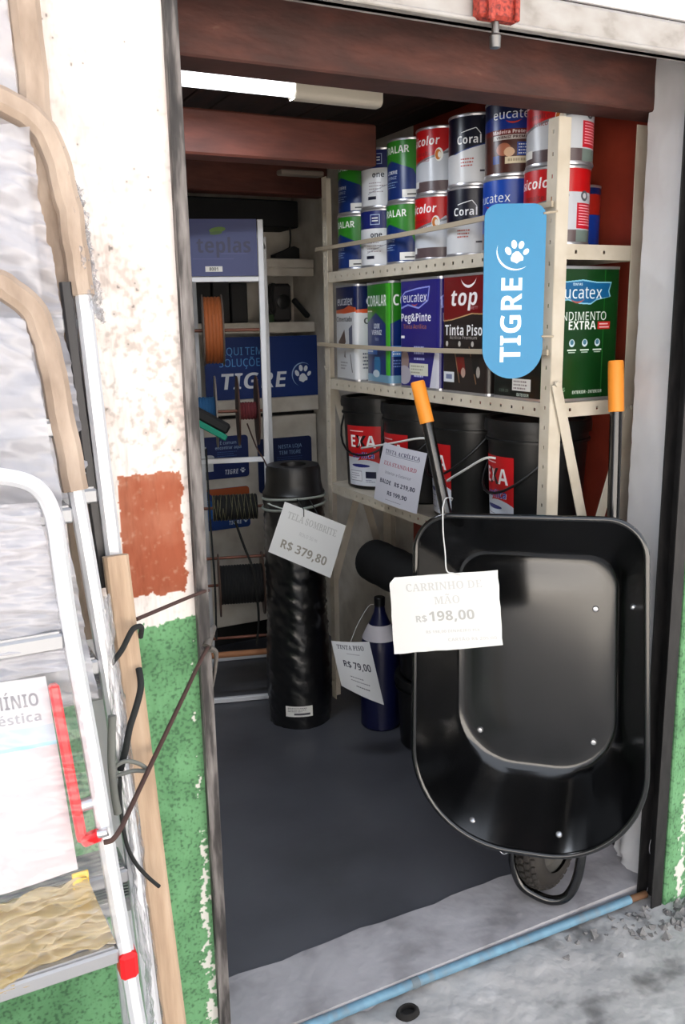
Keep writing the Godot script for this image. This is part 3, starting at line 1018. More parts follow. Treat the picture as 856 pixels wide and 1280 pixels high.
	box(st, Vector3(0, 0.012, 0), Vector3(0.135, 0.040, 0.07), 0.008, bb)
	obj("body", st, M.black_matte, t)
	st = new_st()
	box(st, bb * Vector3(0, -0.020, 0) + Vector3(0, 0.0, 0), Vector3(0.135, 0.022, 0.072), 0.003, bb)
	obj("foam", st, mat(Color(0.05, 0.48, 0.38), 0.8), t, "green foam edge")

# ---------------------------------------------------------------- steel shelving
func shelf_unit():
	var t := thing("steel_shelving", "cream slotted steel shelving along the right wall, full of paint", "shelving", Vector3(1.45, 0, -0.22))
	var lx := 0.28
	var lz := -1.28
	for c in [[0.0, 0.0, 1.955], [0.0, lz, 2.0], [lx, 0.0, 1.955], [lx, lz, 2.0]]:
		var st := new_st()
		var sx := 1.0 if c[0] == 0.0 else -1.0
		var sz := -1.0 if c[1] == 0.0 else 1.0
		plate(st, Vector3(c[0], 0, c[1]), Vector3.UP, Vector3(0, 0, sz), c[2], 0.036, 0.0022, 0.05, 0.009, 0.005)
		plate(st, Vector3(c[0], 0, c[1]), Vector3.UP, Vector3(sx, 0, 0), c[2], 0.036, 0.0022, 5.0, 0.009, 0.005, 3.0)
		obj("post", st, M.steel_cream, t)
	for y in [1.67, 1.285, 0.888]:
		var st := new_st()
		box(st, Vector3(lx / 2, y - 0.002, lz / 2), Vector3(lx - 0.008, 0.004, -lz - 0.008))
		plate(st, Vector3(0.003, y - 0.036, -0.038), Vector3(0, 0, -1), Vector3.UP, -lz - 0.076, 0.036, 0.002, 0.047, 0.008, 0.008)
		plate(st, Vector3(0.004, y - 0.036, -0.003), Vector3(1, 0, 0), Vector3.UP, lx - 0.008, 0.036, 0.002, 0.09, 0.007, 0.008, 0.06)
		plate(st, Vector3(0.004, y - 0.036, lz + 0.003), Vector3(1, 0, 0), Vector3.UP, lx - 0.008, 0.036, 0.002, 0.09, 0.007, 0.008, 0.06)
		box(st, Vector3(lx - 0.004, y - 0.018, lz / 2), Vector3(0.002, 0.036, -lz - 0.008))
		obj("shelf", st, M.steel_cream, t)
	for z in [0.004, lz - 0.004]:
		for s in [0, 1]:
			var a := Vector3(0.012 if s == 0 else lx - 0.012, 1.335 if s == 0 else 1.262, z + (0.003 if s == 0 else 0.0) * signf(z + 0.5))
			var b := Vector3(lx - 0.012 if s == 0 else 0.012, 0.45, a.z)
			var st := new_st()
			bar(st, a, b, 0.030, 0.003, Vector3(0, 0, 1), 0.0005)
			lathe(st, [Vector2(0, 0.002), Vector2(0.007, 0.002), Vector2(0.006, 0.006), Vector2(0, 0.007)], 10, Transform3D(Basis(Vector3(1, 0, 0), Vector3(0, 0, 1), Vector3(0, -1, 0)), a))
			obj("brace", st, M.steel_cream, t)
	# retaining bars in front of the tins
	for k in 2:
		var y: float = [1.758, 1.412][k]
		var st := new_st()
		var pts := []
		for i in 17:
			var f := i / 16.0
			pts.append(Vector3(1.442 - 0.004 * sin(PI * f), y - 0.006 * sin(PI * f) + 0.006 * (f - 0.5) * (1 - k), lerpf(-1.545, -0.225, f)))
		sweep(st, pts, 0.014, 0.006, Vector3(1, 0, 0), 0.001)
		solo("retaining_bar", st, M.strap, ["beige bar across the round cans on the upper shelf", "beige bar across the square tins on the middle shelf"][k], "bar", "retaining bars of the shelving")
	var st3 := new_st()
	box(st3, Vector3(1.372, 2.012, -1.512), Vector3(0.165, 0.018, 0.05), 0.004)
	solo("bracket", st3, mat(Color(0.45, 0.40, 0.36), 0.5), "pale metal strip at the top of the shelving's far post, below the beam", "bracket")

func can_proto(called: String, pic: Pic) -> Node3D:
	var t := Node3D.new()
	t.name = called
	var r := 0.0815
	var h := 0.188
	var st := new_st()
	lathe(st, [Vector2(r, 0.008), Vector2(r, h - 0.008)], 36, Transform3D(Basis(Vector3(1, 0, 0), Vector3(0, 1, 0), Vector3(0, 0, 1)), Vector3.ZERO), true)
	st.generate_normals()
	var a := st.commit_to_arrays()
	var uv: PackedVector2Array = a[Mesh.ARRAY_TEX_UV]
	for i in uv.size():
		uv[i].x = 1.0 - uv[i].x
	a[Mesh.ARRAY_TEX_UV] = uv
	var m := ArrayMesh.new()
	m.add_surface_from_arrays(Mesh.PRIMITIVE_TRIANGLES, a)
	obj("body", m, printed(pic.tex(), 0.3), t)
	st = new_st()
	lathe(st, [Vector2(r - 0.006, 0), Vector2(r + 0.001, 0), Vector2(r + 0.0018, 0.004), Vector2(r + 0.001, 0.008), Vector2(r - 0.001, 0.008)], 36)
	obj("rim", st, M.tin, t)
	st = new_st()
	lathe(st, [Vector2(r - 0.001, h - 0.008), Vector2(r + 0.001, h - 0.008), Vector2(r + 0.0018, h - 0.003), Vector2(r, h), Vector2(r - 0.006, h), Vector2(r - 0.008, h - 0.006)], 36)
	obj("rim", st, M.tin, t)
	st = new_st()
	lathe(st, [Vector2(r - 0.008, h - 0.006), Vector2(r - 0.02, h - 0.006), Vector2(r - 0.022, h - 0.003), Vector2(0.0, h - 0.003)], 36)
	obj("lid", st, M.tin_dark, t)
	return t

func cans():
	var w := Color(0.93, 0.93, 0.93)
	var rng := RandomNumberGenerator.new()
	rng.seed = 9
	var pics := {}
	# green can
	var p := Pic.new(640, 240, Color(0.16, 0.50, 0.11))
	p.poly(PackedVector2Array([Vector2(200, 120), Vector2(320, 80), Vector2(420, 120), Vector2(470, 240), Vector2(180, 240)]), Color(0.05, 0.17, 0.42))
	p.rect(0, 110, 150, 130, Color(0.05, 0.17, 0.42))
	p.text("CORALAR", 320, 36, 30, w, BOLD, 170)
	p.text("LIDERE", 320, 128, 15, w, BOLD, 70)
	p.text("VERNIZ", 320, 150, 12, w, SANS, 60)
	p.lines(285, 168, 70, 3, 10, 3, Color(0.7, 0.8, 0.9), rng)
	p.rect(375, 202, 78, 34, Color(0.90, 0.90, 0.88))
	p.rect(396, 220, 40, 6, Color(0.25, 0.25, 0.25))
	pics.green = p
	# white can with a navy band
	p = Pic.new(640, 240, Color(0.86, 0.87, 0.88))
	p.rect(0, 0, 640, 78, Color(0.06, 0.12, 0.40))
	p.rect(352, 16, 44, 46, Color(0.72, 0.78, 0.9))
	p.rect(355, 19, 38, 40, Color(0.06, 0.12, 0.40))
	p.rect(360, 30, 28, 5, w)
	p.rect(360, 42, 28, 5, w)
	p.text("one", 380, 106, 24, Color(0.10, 0.11, 0.16), BOLD, 56)
	p.lines(335, 140, 90, 4, 13, 4, Color(0.55, 0.50, 0.52), rng)
	p.line(Vector2(330, 190), Vector2(470, 130), 3, Color(0.6, 0.62, 0.66))
	p.rect(330, 200, 40, 14, Color(0.12, 0.13, 0.2))
	pics.white = p
	# red and silver can
	p = Pic.new(640, 240, Color(0.74, 0.76, 0.79))
	p.rect(0, 0, 640, 76, Color(0.72, 0.05, 0.07))
	p.poly(PackedVector2Array([Vector2(210, 76), Vector2(460, 76), Vector2(430, 100), Vector2(300, 128), Vector2(210, 120)]), Color(0.72, 0.05, 0.07))
	p.poly(PackedVector2Array([Vector2(210, 150), Vector2(470, 84), Vector2(470, 92), Vector2(210, 160)]), Color(0.45, 0.46, 0.48))
	p.text("Basicolor", 335, 44, 34, w, BOLD, 190, 0.12)
	p.text("esmalte", 352, 92, 17, Color(0.5, 0.1, 0.1), BOLD, 84)
	p.text("sintético", 352, 116, 15, Color(0.5, 0.1, 0.1), SANS, 76)
	p.ell(425, 100, 16, 26, Color(0.92, 0.92, 0.9))
	p.ell(422, 100, 11, 20, Color(0.78, 0.45, 0.16))
	p.ell(427, 101, 6, 12, Color(0.92, 0.9, 0.86))
	p.rect(0, 200, 640, 40, Color(0.34, 0.28, 0.29))
	p.rect(265, 196, 66, 26, Color(0.92, 0.92, 0.9))
	p.rect(508, 76, 104, 24, Color(0.74, 0.76, 0.79))
	p.ell(530, 88, 17, 17, Color(0.3, 0.31, 0.34))
	p.ell(530, 88, 9, 9, Color(0.8, 0.8, 0.82))
	p.rect(498, 112, 100, 84, Color(0.74, 0.10, 0.17))
	for i in 8:
		p.rect(506, 118 + i * 9, 60 + (i * 37) % 26, 3, Color(0.95, 0.72, 0.75))
	p.rect(498, 200, 100, 40, Color(0.42, 0.48, 0.46))
	pics.red = p
	# navy and white can
	p = Pic.new(640, 240, Color(0.80, 0.81, 0.82))
	p.poly(PackedVector2Array([Vector2(0, 0), Vector2(640, 0), Vector2(640, 60), Vector2(440, 96), Vector2(300, 132), Vector2(0, 132)]), Color(0.02, 0.035, 0.12))
	p.line(Vector2(300, 132), Vector2(440, 96), 4, Color(0.1, 0.2, 0.45))
	p.text("Coral", 360, 84, 30, w, BOLD, 96)
	p.line(Vector2(330, 58), Vector2(385, 44), 3, w)
	p.line(Vector2(385, 44), Vector2(402, 66), 3, w)
	p.lines(330, 152, 50, 3, 12, 5, Color(0.62, 0.2, 0.15), rng)
	p.rect(400, 196, 40, 7, Color(0.2, 0.2, 0.25))
	pics.navy = p
	# blue and wood-brown can
	p = Pic.new(640, 240, Color(0.26, 0.11, 0.08))
	p.rect(0, 0, 640, 84, Color(0.03, 0.06, 0.20))
	p.ell(380, 72, 170, 30, Color(0.05, 0.17, 0.50))
	p.text("eucatex", 372, 42, 30, w, SANS, 150)
	p.arc(372, 40, 34, PI * 0.2, PI * 0.8, 6, Color(0.75, 0.2, 0.12))
	p.rect(0, 92, 640, 18, Color(0.40, 0.10, 0.08))
	p.text("Madeira Protegida", 372, 101, 12, w, BOLD, 150)
	p.rect(300, 112, 160, 16, Color(0.72, 0.70, 0.68))
	p.text("VERNIZ PREMIUM", 378, 120, 9, Color(0.2, 0.1, 0.1), BOLD, 130)
	p.ell(340, 160, 26, 22, Color(0.62, 0.38, 0.28))
	p.ell(360, 170, 18, 16, Color(0.80, 0.66, 0.54))
	p.rect(385, 138, 78, 46, Color(0.07, 0.23, 0.58))
	p.lines(390, 144, 66, 4, 10, 4, w, rng)
	p.rect(346, 186, 100, 24, Color(0.83, 0.78, 0.66))
	p.lines(356, 193, 80, 1, 9, 9, Color(0.62, 0.56, 0.46), rng)
	p.rect(300, 180, 26, 28, Color(0.08, 0.2, 0.5))
	pics.wood = p
	# plain blue can
	p = Pic.new(640, 240, Color(0.04, 0.26, 0.66))
	p.text("eucatex", 330, 62, 32, w, SANS, 150)
	p.arc(330, 62, 36, PI * 0.2, PI * 0.8, 6, Color(0.75, 0.2, 0.12))
	p.poly(PackedVector2Array([Vector2(380, 200), Vector2(480, 96), Vector2(640, 60), Vector2(640, 200)]), Color(0.33, 0.12, 0.12))
	p.poly(PackedVector2Array([Vector2(0, 186), Vector2(640, 176), Vector2(640, 240), Vector2(0, 240)]), Color(0.42, 0.30, 0.26))
	p.rect(320, 196, 60, 36, Color(0.2, 0.34, 0.66))
	p.rect(390, 196, 50, 36, Color(0.80, 0.77, 0.72))
	pics.blue = p
	var protos := {}
	var what := {"green": "green and blue can lettered in white", "white": "white can with a dark blue band", "red": "red and silver can", "navy": "navy and white can", "wood": "dark blue and wood brown can", "blue": "bright blue can"}
	var row := [["green", "green", -1.38, "farthest from the door"], ["white", "white", -1.205, "between the green stacks"], ["green", "green", -1.03, "beside the red cans"], ["red", "red", -0.855, "beside the navy cans"], ["navy", "navy", -0.68, "beside the wood brown can"], ["blue", "wood", -0.505, "behind the hanging sign's top"], ["red", "red", -0.33, "right behind the front post"]]
	for r in row:
		for lv in 2:
			var kind: String = r[lv]
			var at := Vector3(1.542 + (0.003 if lv else 0.0), 1.6705 + lv * 0.1885, r[2] + (0.002 if lv else 0.0))
			var label: String = "%s %s of its stack, %s" % [what[kind], ["bottom", "top"][lv], r[3]]
			var turn: float = {"red": -0.26, "green": 0.0, "white": 0.1, "navy": 0.2, "wood": 0.25, "blue": 0.0}[kind] + 0.06 * lv
			if r[2] == -0.33:
				turn = -0.22 + 0.06 * lv
			if not protos.has(kind):
				var c := can_proto("paint_can", pics[kind])
				protos[kind] = c
				c.name = numbered("paint_can")
				add_child(c)
				c.position = at
				c.rotation.y = turn
				tag(c, label, "paint can", "round cans on the upper shelf")
			else:
				var c2: Node3D = protos[kind].duplicate()
				c2.name = numbered("paint_can")
				add_child(c2)
				c2.position = at
				c2.rotation.y = turn
				tag(c2, label, "paint can", "round cans on the upper shelf")
	# small can by the wall
	p = Pic.new(320, 240, Color(0.06, 0.22, 0.60))
	p.rect(0, 0, 320, 26, Color(0.05, 0.12, 0.36))
	p.rect(0, 26, 320, 84, Color(0.66, 0.13, 0.09))
	p.rect(180, 40, 40, 20, Color(0.85, 0.4, 0.3))
	var s := can_proto("paint_can", p)
	s.name = numbered("paint_can")
	add_child(s)
	s.scale = Vector3(0.58, 0.86, 0.58)
	s.position = Vector3(1.684, 1.6705, -0.395)
	tag(s, "small red and blue can by the red wall on the upper shelf", "paint can", "round cans on the upper shelf")

func tin_square(label: String, pic: Pic, at: Vector3, turn := 0.0, wide := 1.0):
	var t := thing("paint_tin", label, "paint tin", at, turn, "square tins on the middle shelf")
	t.scale = Vector3(wide, 1.0, wide)
	var h := 0.335
	var st := new_st()
	st.set_smooth_group(0)
	var half := 0.1165
	var r := 0.018
	# faces: -x carries the left half of the print, +z the right half
	for f in 4:
		var nrm: Vector3 = [Vector3(-1, 0, 0), Vector3(0, 0, 1), Vector3(1, 0, 0), Vector3(0, 0, -1)][f]
		var side: Vector3 = [Vector3(0, 0, 1), Vector3(1, 0, 0), Vector3(0, 0, -1), Vector3(-1, 0, 0)][f]
		var pts := []
		for i in 4:
			var a := PI / 4 * (1.0 - i / 3.0)
			pts.append(nrm * (half - r + r * cos(a)) - side * (half - r + r * sin(a)))
		for i in 4:
			var a := PI / 4 * (i / 3.0)
			pts.append(nrm * (half - r + r * cos(a)) + side * (half - r + r * sin(a)))
		for i in 7:
			var a: Vector3 = pts[i]
			var b: Vector3 = pts[i + 1]
			var ua := clampf((a.dot(side) + half) / (2 * half), 0.004, 0.996) * 0.5 + (0.5 if f % 2 == 1 else 0.0)
			var ub := clampf((b.dot(side) + half) / (2 * half), 0.004, 0.996) * 0.5 + (0.5 if f % 2 == 1 else 0.0)
			var q := [[a + Vector3(0, 0.006, 0), Vector2(ua, 1)], [b + Vector3(0, 0.006, 0), Vector2(ub, 1)], [b + Vector3(0, h - 0.006, 0), Vector2(ub, 0)], [a + Vector3(0, h - 0.006, 0), Vector2(ua, 0)]]
			for k in [0, 2, 1, 0, 3, 2]:
				st.set_uv(q[k][1])
				st.add_vertex(q[k][0])
	obj("body", st, printed(pic.tex(), 0.28), t)
	for y in [0.0, h - 0.007]:
		st = new_st()
		prism(st, round_poly(0.236, 0.236, [0.02, 0.02, 0.02, 0.02], 4), 0.007, Transform3D(Basis(Vector3(1, 0, 0), Vector3(0, 0, -1), Vector3(0, 1, 0)), Vector3(0, y, 0)))
		obj("rim", st, M.tin, t)
	st = new_st()
	lathe(st, [Vector2(0.05, 0), Vector2(0.052, 0.006), Vector2(0.046, 0.008), Vector2(0, 0.008)], 24, Transform3D(Basis(), Vector3(0, h, 0)))
	obj("cap", st, M.tin_dark, t)

func tins():
	var w := Color(0.94, 0.94, 0.94)
	var rng := RandomNumberGenerator.new()
	rng.seed = 19
	var y := 1.2855
	var x := 1.572
	# white tin with navy head
	var p := Pic.new(512, 368, Color(0.80, 0.81, 0.82))
	for o in [0, 256]:
		p.rect(o, 0, 256, 92, Color(0.04, 0.10, 0.28))
		p.poly(PackedVector2Array([Vector2(o, 104), Vector2(o, 92), Vector2(o + 120, 86), Vector2(o + 180, 74), Vector2(o + 256, 84), Vector2(o + 256, 100), Vector2(o + 128, 106)]), Color(0.78, 0.33, 0.18))
	p.text("eucatex", 128, 56, 34, w, SANS, 190)
	p.text("Cimentado", 118, 128, 20, Color(0.2, 0.2, 0.22), BOLD, 200)
	p.poly(PackedVector2Array([Vector2(40, 220), Vector2(80, 196), Vector2(120, 170), Vector2(136, 220), Vector2(110, 236), Vector2(50, 236)]), Color(0.36, 0.29, 0.26))
	p.poly(PackedVector2Array([Vector2(176, 166), Vector2(220, 150), Vector2(220, 240), Vector2(180, 236)]), Color(0.34, 0.36, 0.44))
	p.line(Vector2(190, 268), Vector2(215, 340), 8, Color(0.2, 0.2, 0.22))
	p.lines(66, 300, 90, 3, 12, 6, Color(0.5, 0.5, 0.52), rng)
	p.poly(PackedVector2Array([Vector2(110, 280), Vector2(124, 252), Vector2(134, 284)]), Color(0.45, 0.42, 0.42))
	p.text("eucatex", 400, 56, 34, w, SANS, 190)
	p.text("Cimentado", 400, 136, 24, Color(0.2, 0.2, 0.22), BOLD, 210)
	p.lines(290, 262, 60, 5, 14, 6, Color(0.3, 0.32, 0.4), rng)
	tin_square("white square tin with a dark blue head, farthest on the middle shelf", p, Vector3(x - 0.006, y, -1.345), -0.13, 0.90)
	# green and blue tin
	p = Pic.new(512, 368, Color(0.14, 0.45, 0.10))
	for o in [0, 256]:
		p.poly(PackedVector2Array([Vector2(o, 150), Vector2(o + 110, 106), Vector2(o + 216, 150), Vector2(o + 216, 342), Vector2(o, 342)]), Color(0.04, 0.15, 0.40))
		p.rect(o + 216, 0, 40, 342, Color(0.24, 0.62, 0.14))
		p.rect(o, 338, 256, 30, Color(0.42, 0.58, 0.68))
		p.text("CORALAR", o + 118, 62, 40, w, BOLD, 210)
	p.lines(20, 98, 60, 1, 9, 5, w, rng)
	p.text("LIDERE", 118, 156, 18, w, BOLD, 66)
	p.text("VERNIZ", 118, 180, 18, w, BOLD, 110)
	p.text("fosco", 118, 204, 12, w, SANS)
	p.rect(6, 230, 116, 34, Color(0.22, 0.42, 0.72))
	p.lines(14, 240, 90, 2, 10, 5, w, rng)
	p.rect(86, 280, 70, 60, Color(0.10, 0.42, 0.62))
	p.rect(94, 272, 54, 12, Color(0.14, 0.50, 0.70))
	p.ell(110, 336, 36, 14, Color(0.75, 0.80, 0.84))
	p.rect(266, 228, 80, 40, Color(0.30, 0.52, 0.80))
	p.lines(270, 234, 70, 3, 11, 5, w, rng)
	p.lines(272, 280, 70, 3, 11, 5, Color(0.5, 0.6, 0.8), rng)
	tin_square("green and blue square tin, second from the far end of the middle shelf", p, Vector3(x - 0.006, y, -1.105), -0.13, 0.90)
	# purple tin
	var pur := Color(0.13, 0.11, 0.44)
	p = Pic.new(512, 368, pur)
	for o in [0, 256]:
		p.poly(PackedVector2Array([Vector2(o + 8, 60), Vector2(o + 40, 36), Vector2(o + 120, 26), Vector2(o + 200, 22), Vector2(o + 190, 72), Vector2(o + 130, 98), Vector2(o + 60, 86), Vector2(o + 10, 98)]), Color(0.55, 0.58, 0.85))
		p.poly(PackedVector2Array([Vector2(o + 14, 62), Vector2(o + 44, 40), Vector2(o + 120, 31), Vector2(o + 193, 27), Vector2(o + 184, 69), Vector2(o + 130, 92), Vector2(o + 60, 80), Vector2(o + 16, 90)]), Color(0.11, 0.13, 0.50))
		p.text("eucatex", o + 104, 58, 32, w, SANS, 154)
		p.arc(o + 104, 62, 26, PI * 0.2, PI * 0.8, 5, Color(0.72, 0.3, 0.25))
		p.text("Peg&Pinte", o + 110, 126, 28, w, BOLD, 196)
		p.text("Tinta Acrílica", o + 104, 158, 16, Color(0.62, 0.38, 0.28), BOLD, 150)
	p.rect(10, 190, 28, 10, w)
	for k in 6:
		p.lines(100, 226 + k * 20, 100, 1, 10, 8, Color(0.75, 0.78, 0.92), rng)
	p.rect(70, 286, 120, 42, Color(0.80, 0.80, 0.74))
	p.lines(80, 294, 96, 3, 11, 5, Color(0.55, 0.55, 0.48), rng)
	p.ell(40, 280, 26, 40, Color(0.55, 0.47, 0.45))
	p.ell(36, 330, 44, 34, Color(0.66, 0.64, 0.68))
	p.poly(PackedVector2Array([Vector2(232, 240), Vector2(256, 230), Vector2(256, 368), Vector2(200, 368)]), Color(0.78, 0.78, 0.82))
	tin_square("purple blue square tin on the middle shelf, between the green and the maroon tins", p, Vector3(x, y, -0.85))
	# maroon and charcoal tin
	p = Pic.new(512, 368, Color(0.13, 0.105, 0.10))
	for o in [0, 256]:
		p.poly(PackedVector2Array([Vector2(o, 0), Vector2(o + 256, 0), Vector2(o + 256, 122), Vector2(o + 170, 118), Vector2(o + 40, 140), Vector2(o, 142)]), Color(0.42, 0.04, 0.06))
		p.line(Vector2(o, 141), Vector2(o + 60, 137), 4, Color(0.70, 0.55, 0.38))
		p.line(Vector2(o + 60, 137), Vector2(o + 170, 118), 4, Color(0.76, 0.62, 0.44))
		p.line(Vector2(o + 170, 118), Vector2(o + 256, 122), 4, Color(0.70, 0.55, 0.38))
		p.arc(o + 150, -6, 44, PI * 0.1, PI * 0.9, 9, w)
		p.text("top", o + 128, 66, 52, w, BOLD, 150, 0.18)
		p.text("METT", o + 180, 100, 10, Color(0.8, 0.7, 0.7), SANS, 44)
		p.text("Tinta Piso", o + 124, 170, 34, w, BOLD, 206)
		p.text("Acrílica Premium", o + 124, 194, 11, Color(0.85, 0.83, 0.8), SANS, 150)
	for k in 3:
		p.ell(34 + 70 * k, 214, 7, 9, Color(0.75, 0.73, 0.70))
	p.line(Vector2(76, 232), Vector2(106, 340), 4, Color(0.58, 0.44, 0.32))
	p.line(Vector2(156, 222), Vector2(196, 340), 4, Color(0.58, 0.44, 0.32))
	p.poly(PackedVector2Array([Vector2(86, 256), Vector2(130, 256), Vector2(140, 310), Vector2(120, 318), Vector2(96, 300)]), Color(0.42, 0.09, 0.07))
	p.ell(126, 306, 12, 16, Color(0.66, 0.55, 0.5))
	p.poly(PackedVector2Array([Vector2(166, 254), Vector2(206, 256), Vector2(220, 314), Vector2(200, 320), Vector2(180, 304)]), Color(0.07, 0.07, 0.07))
	p.ell(206, 302, 10, 18, Color(0.6, 0.58, 0.55))
	p.rect(16, 306, 60, 34, Color(0.85, 0.86, 0.88))
	p.rect(30, 314, 34, 16, Color(0.45, 0.48, 0.6))
	tin_square("maroon and charcoal square tin on the middle shelf, left of the hanging sign", p, Vector3(x, y, -0.605))
	# green tin at the door end
	p = Pic.new(512, 368, Color(0.035, 0.22, 0.07))
	p.rect(0, 0, 226, 368, Color(0.03, 0.06, 0.05))
	p.rect(226, 0, 30, 368, Color(0.08, 0.36, 0.10))
	p.rect(100, 312, 84, 36, Color(0.85, 0.84, 0.82))
	p.lines(106, 318, 70, 3, 10, 5, Color(0.5, 0.45, 0.45), rng)
	p.text("COR 20", 60, 350, 10, Color(0.35, 0.4, 0.36), BOLD)
	p.text("EXTERIOR", 150, 360, 9, Color(0.8, 0.85, 0.8), BOLD)
	p.rect(256, 0, 12, 368, Color(0.05, 0.28, 0.09))
	p.rect(448, 0, 3, 368, Color(0.13, 0.40, 0.16))
	for q in [[Color(0.50, 0.74, 0.84), 0.0], [Color(0.07, 0.36, 0.56), 4.0]]:
		var e: float = q[1]
		p.poly(PackedVector2Array([Vector2(268 + e, 50), Vector2(300, 36 + e), Vector2(370, 30 + e), Vector2(420, 36 + e), Vector2(474 - e, 36 + e), Vector2(466 - e, 62), Vector2(472 - e, 78), Vector2(420, 88 - e), Vector2(400, 100 - e), Vector2(360, 98 - e), Vector2(320, 88 - e), Vector2(266 + e, 92 - e)]), q[0])
	p.text("TINTAS", 352, 44, 7, w, BOLD, 36)
	p.text("eucatex", 360, 66, 34, w, SANS, 162)
	p.arc(352, 64, 32, PI * 0.2, PI * 0.8, 5, Color(0.7, 0.35, 0.3))
	p.text("RENDIMENTO", 362, 132, 24, w, SANS, 200)
	p.text("EXTRA", 372, 158, 24, w, BOLD, 102)
	p.rect(428, 148, 46, 22, Color(0.72, 0.12, 0.12))
	p.rect(434, 153, 32, 4, Color(0.9, 0.75, 0.75))
	p.rect(434, 162, 36, 4, Color(0.9, 0.75, 0.75))
	for k in 4:
		var cx := 292 + k * 46
		p.ell(cx, 208, 10, 11, Color(0.78, 0.84, 0.88))
		p.ell(cx, 206, 6, 7, Color(0.25, 0.45, 0.55))
		p.rect(cx - 16, 226, 32, 4, Color(0.85, 0.9, 0.86))
		p.rect(cx - 12, 233, 24, 3, Color(0.7, 0.78, 0.72))
	p.text("5 ANOS", 292, 340, 12, Color(0.5, 0.62, 0.5), BOLD)
	p.text("EXTERIOR - INTERIOR", 400, 350, 9, w, BOLD, 110)
	tin_square("dark green square tin at the door end of the middle shelf, behind the front post", p, Vector3(1.578, y, -0.362))

# ---------------------------------------------------------------- pails
func pail_body(t: Node3D, r0: float, r1: float, h: float, m: Material):
	var st := new_st()
	lathe(st, [Vector2(0, 0), Vector2(r0 - 0.006, 0), Vector2(r0, 0.006), Vector2(lerpf(r0, r1, 0.82), h * 0.82)], 40)
	lathe(st, [Vector2(lerpf(r0, r1, 0.82), h * 0.82), Vector2(r1 + 0.005, h * 0.82), Vector2(r1 + 0.005, h * 0.84), Vector2(r1, h * 0.845), Vector2(r1, h * 0.90)], 40)
	obj("body", st, m, t)
	st = new_st()
	lathe(st, [Vector2(r1, h * 0.90), Vector2(r1 + 0.008, h * 0.90), Vector2(r1 + 0.009, h * 0.95), Vector2(r1 + 0.006, h), Vector2(r1 - 0.008, h), Vector2(r1 - 0.012, h - 0.010), Vector2(0, h - 0.008)], 40)
	obj("lid", st, m, t)

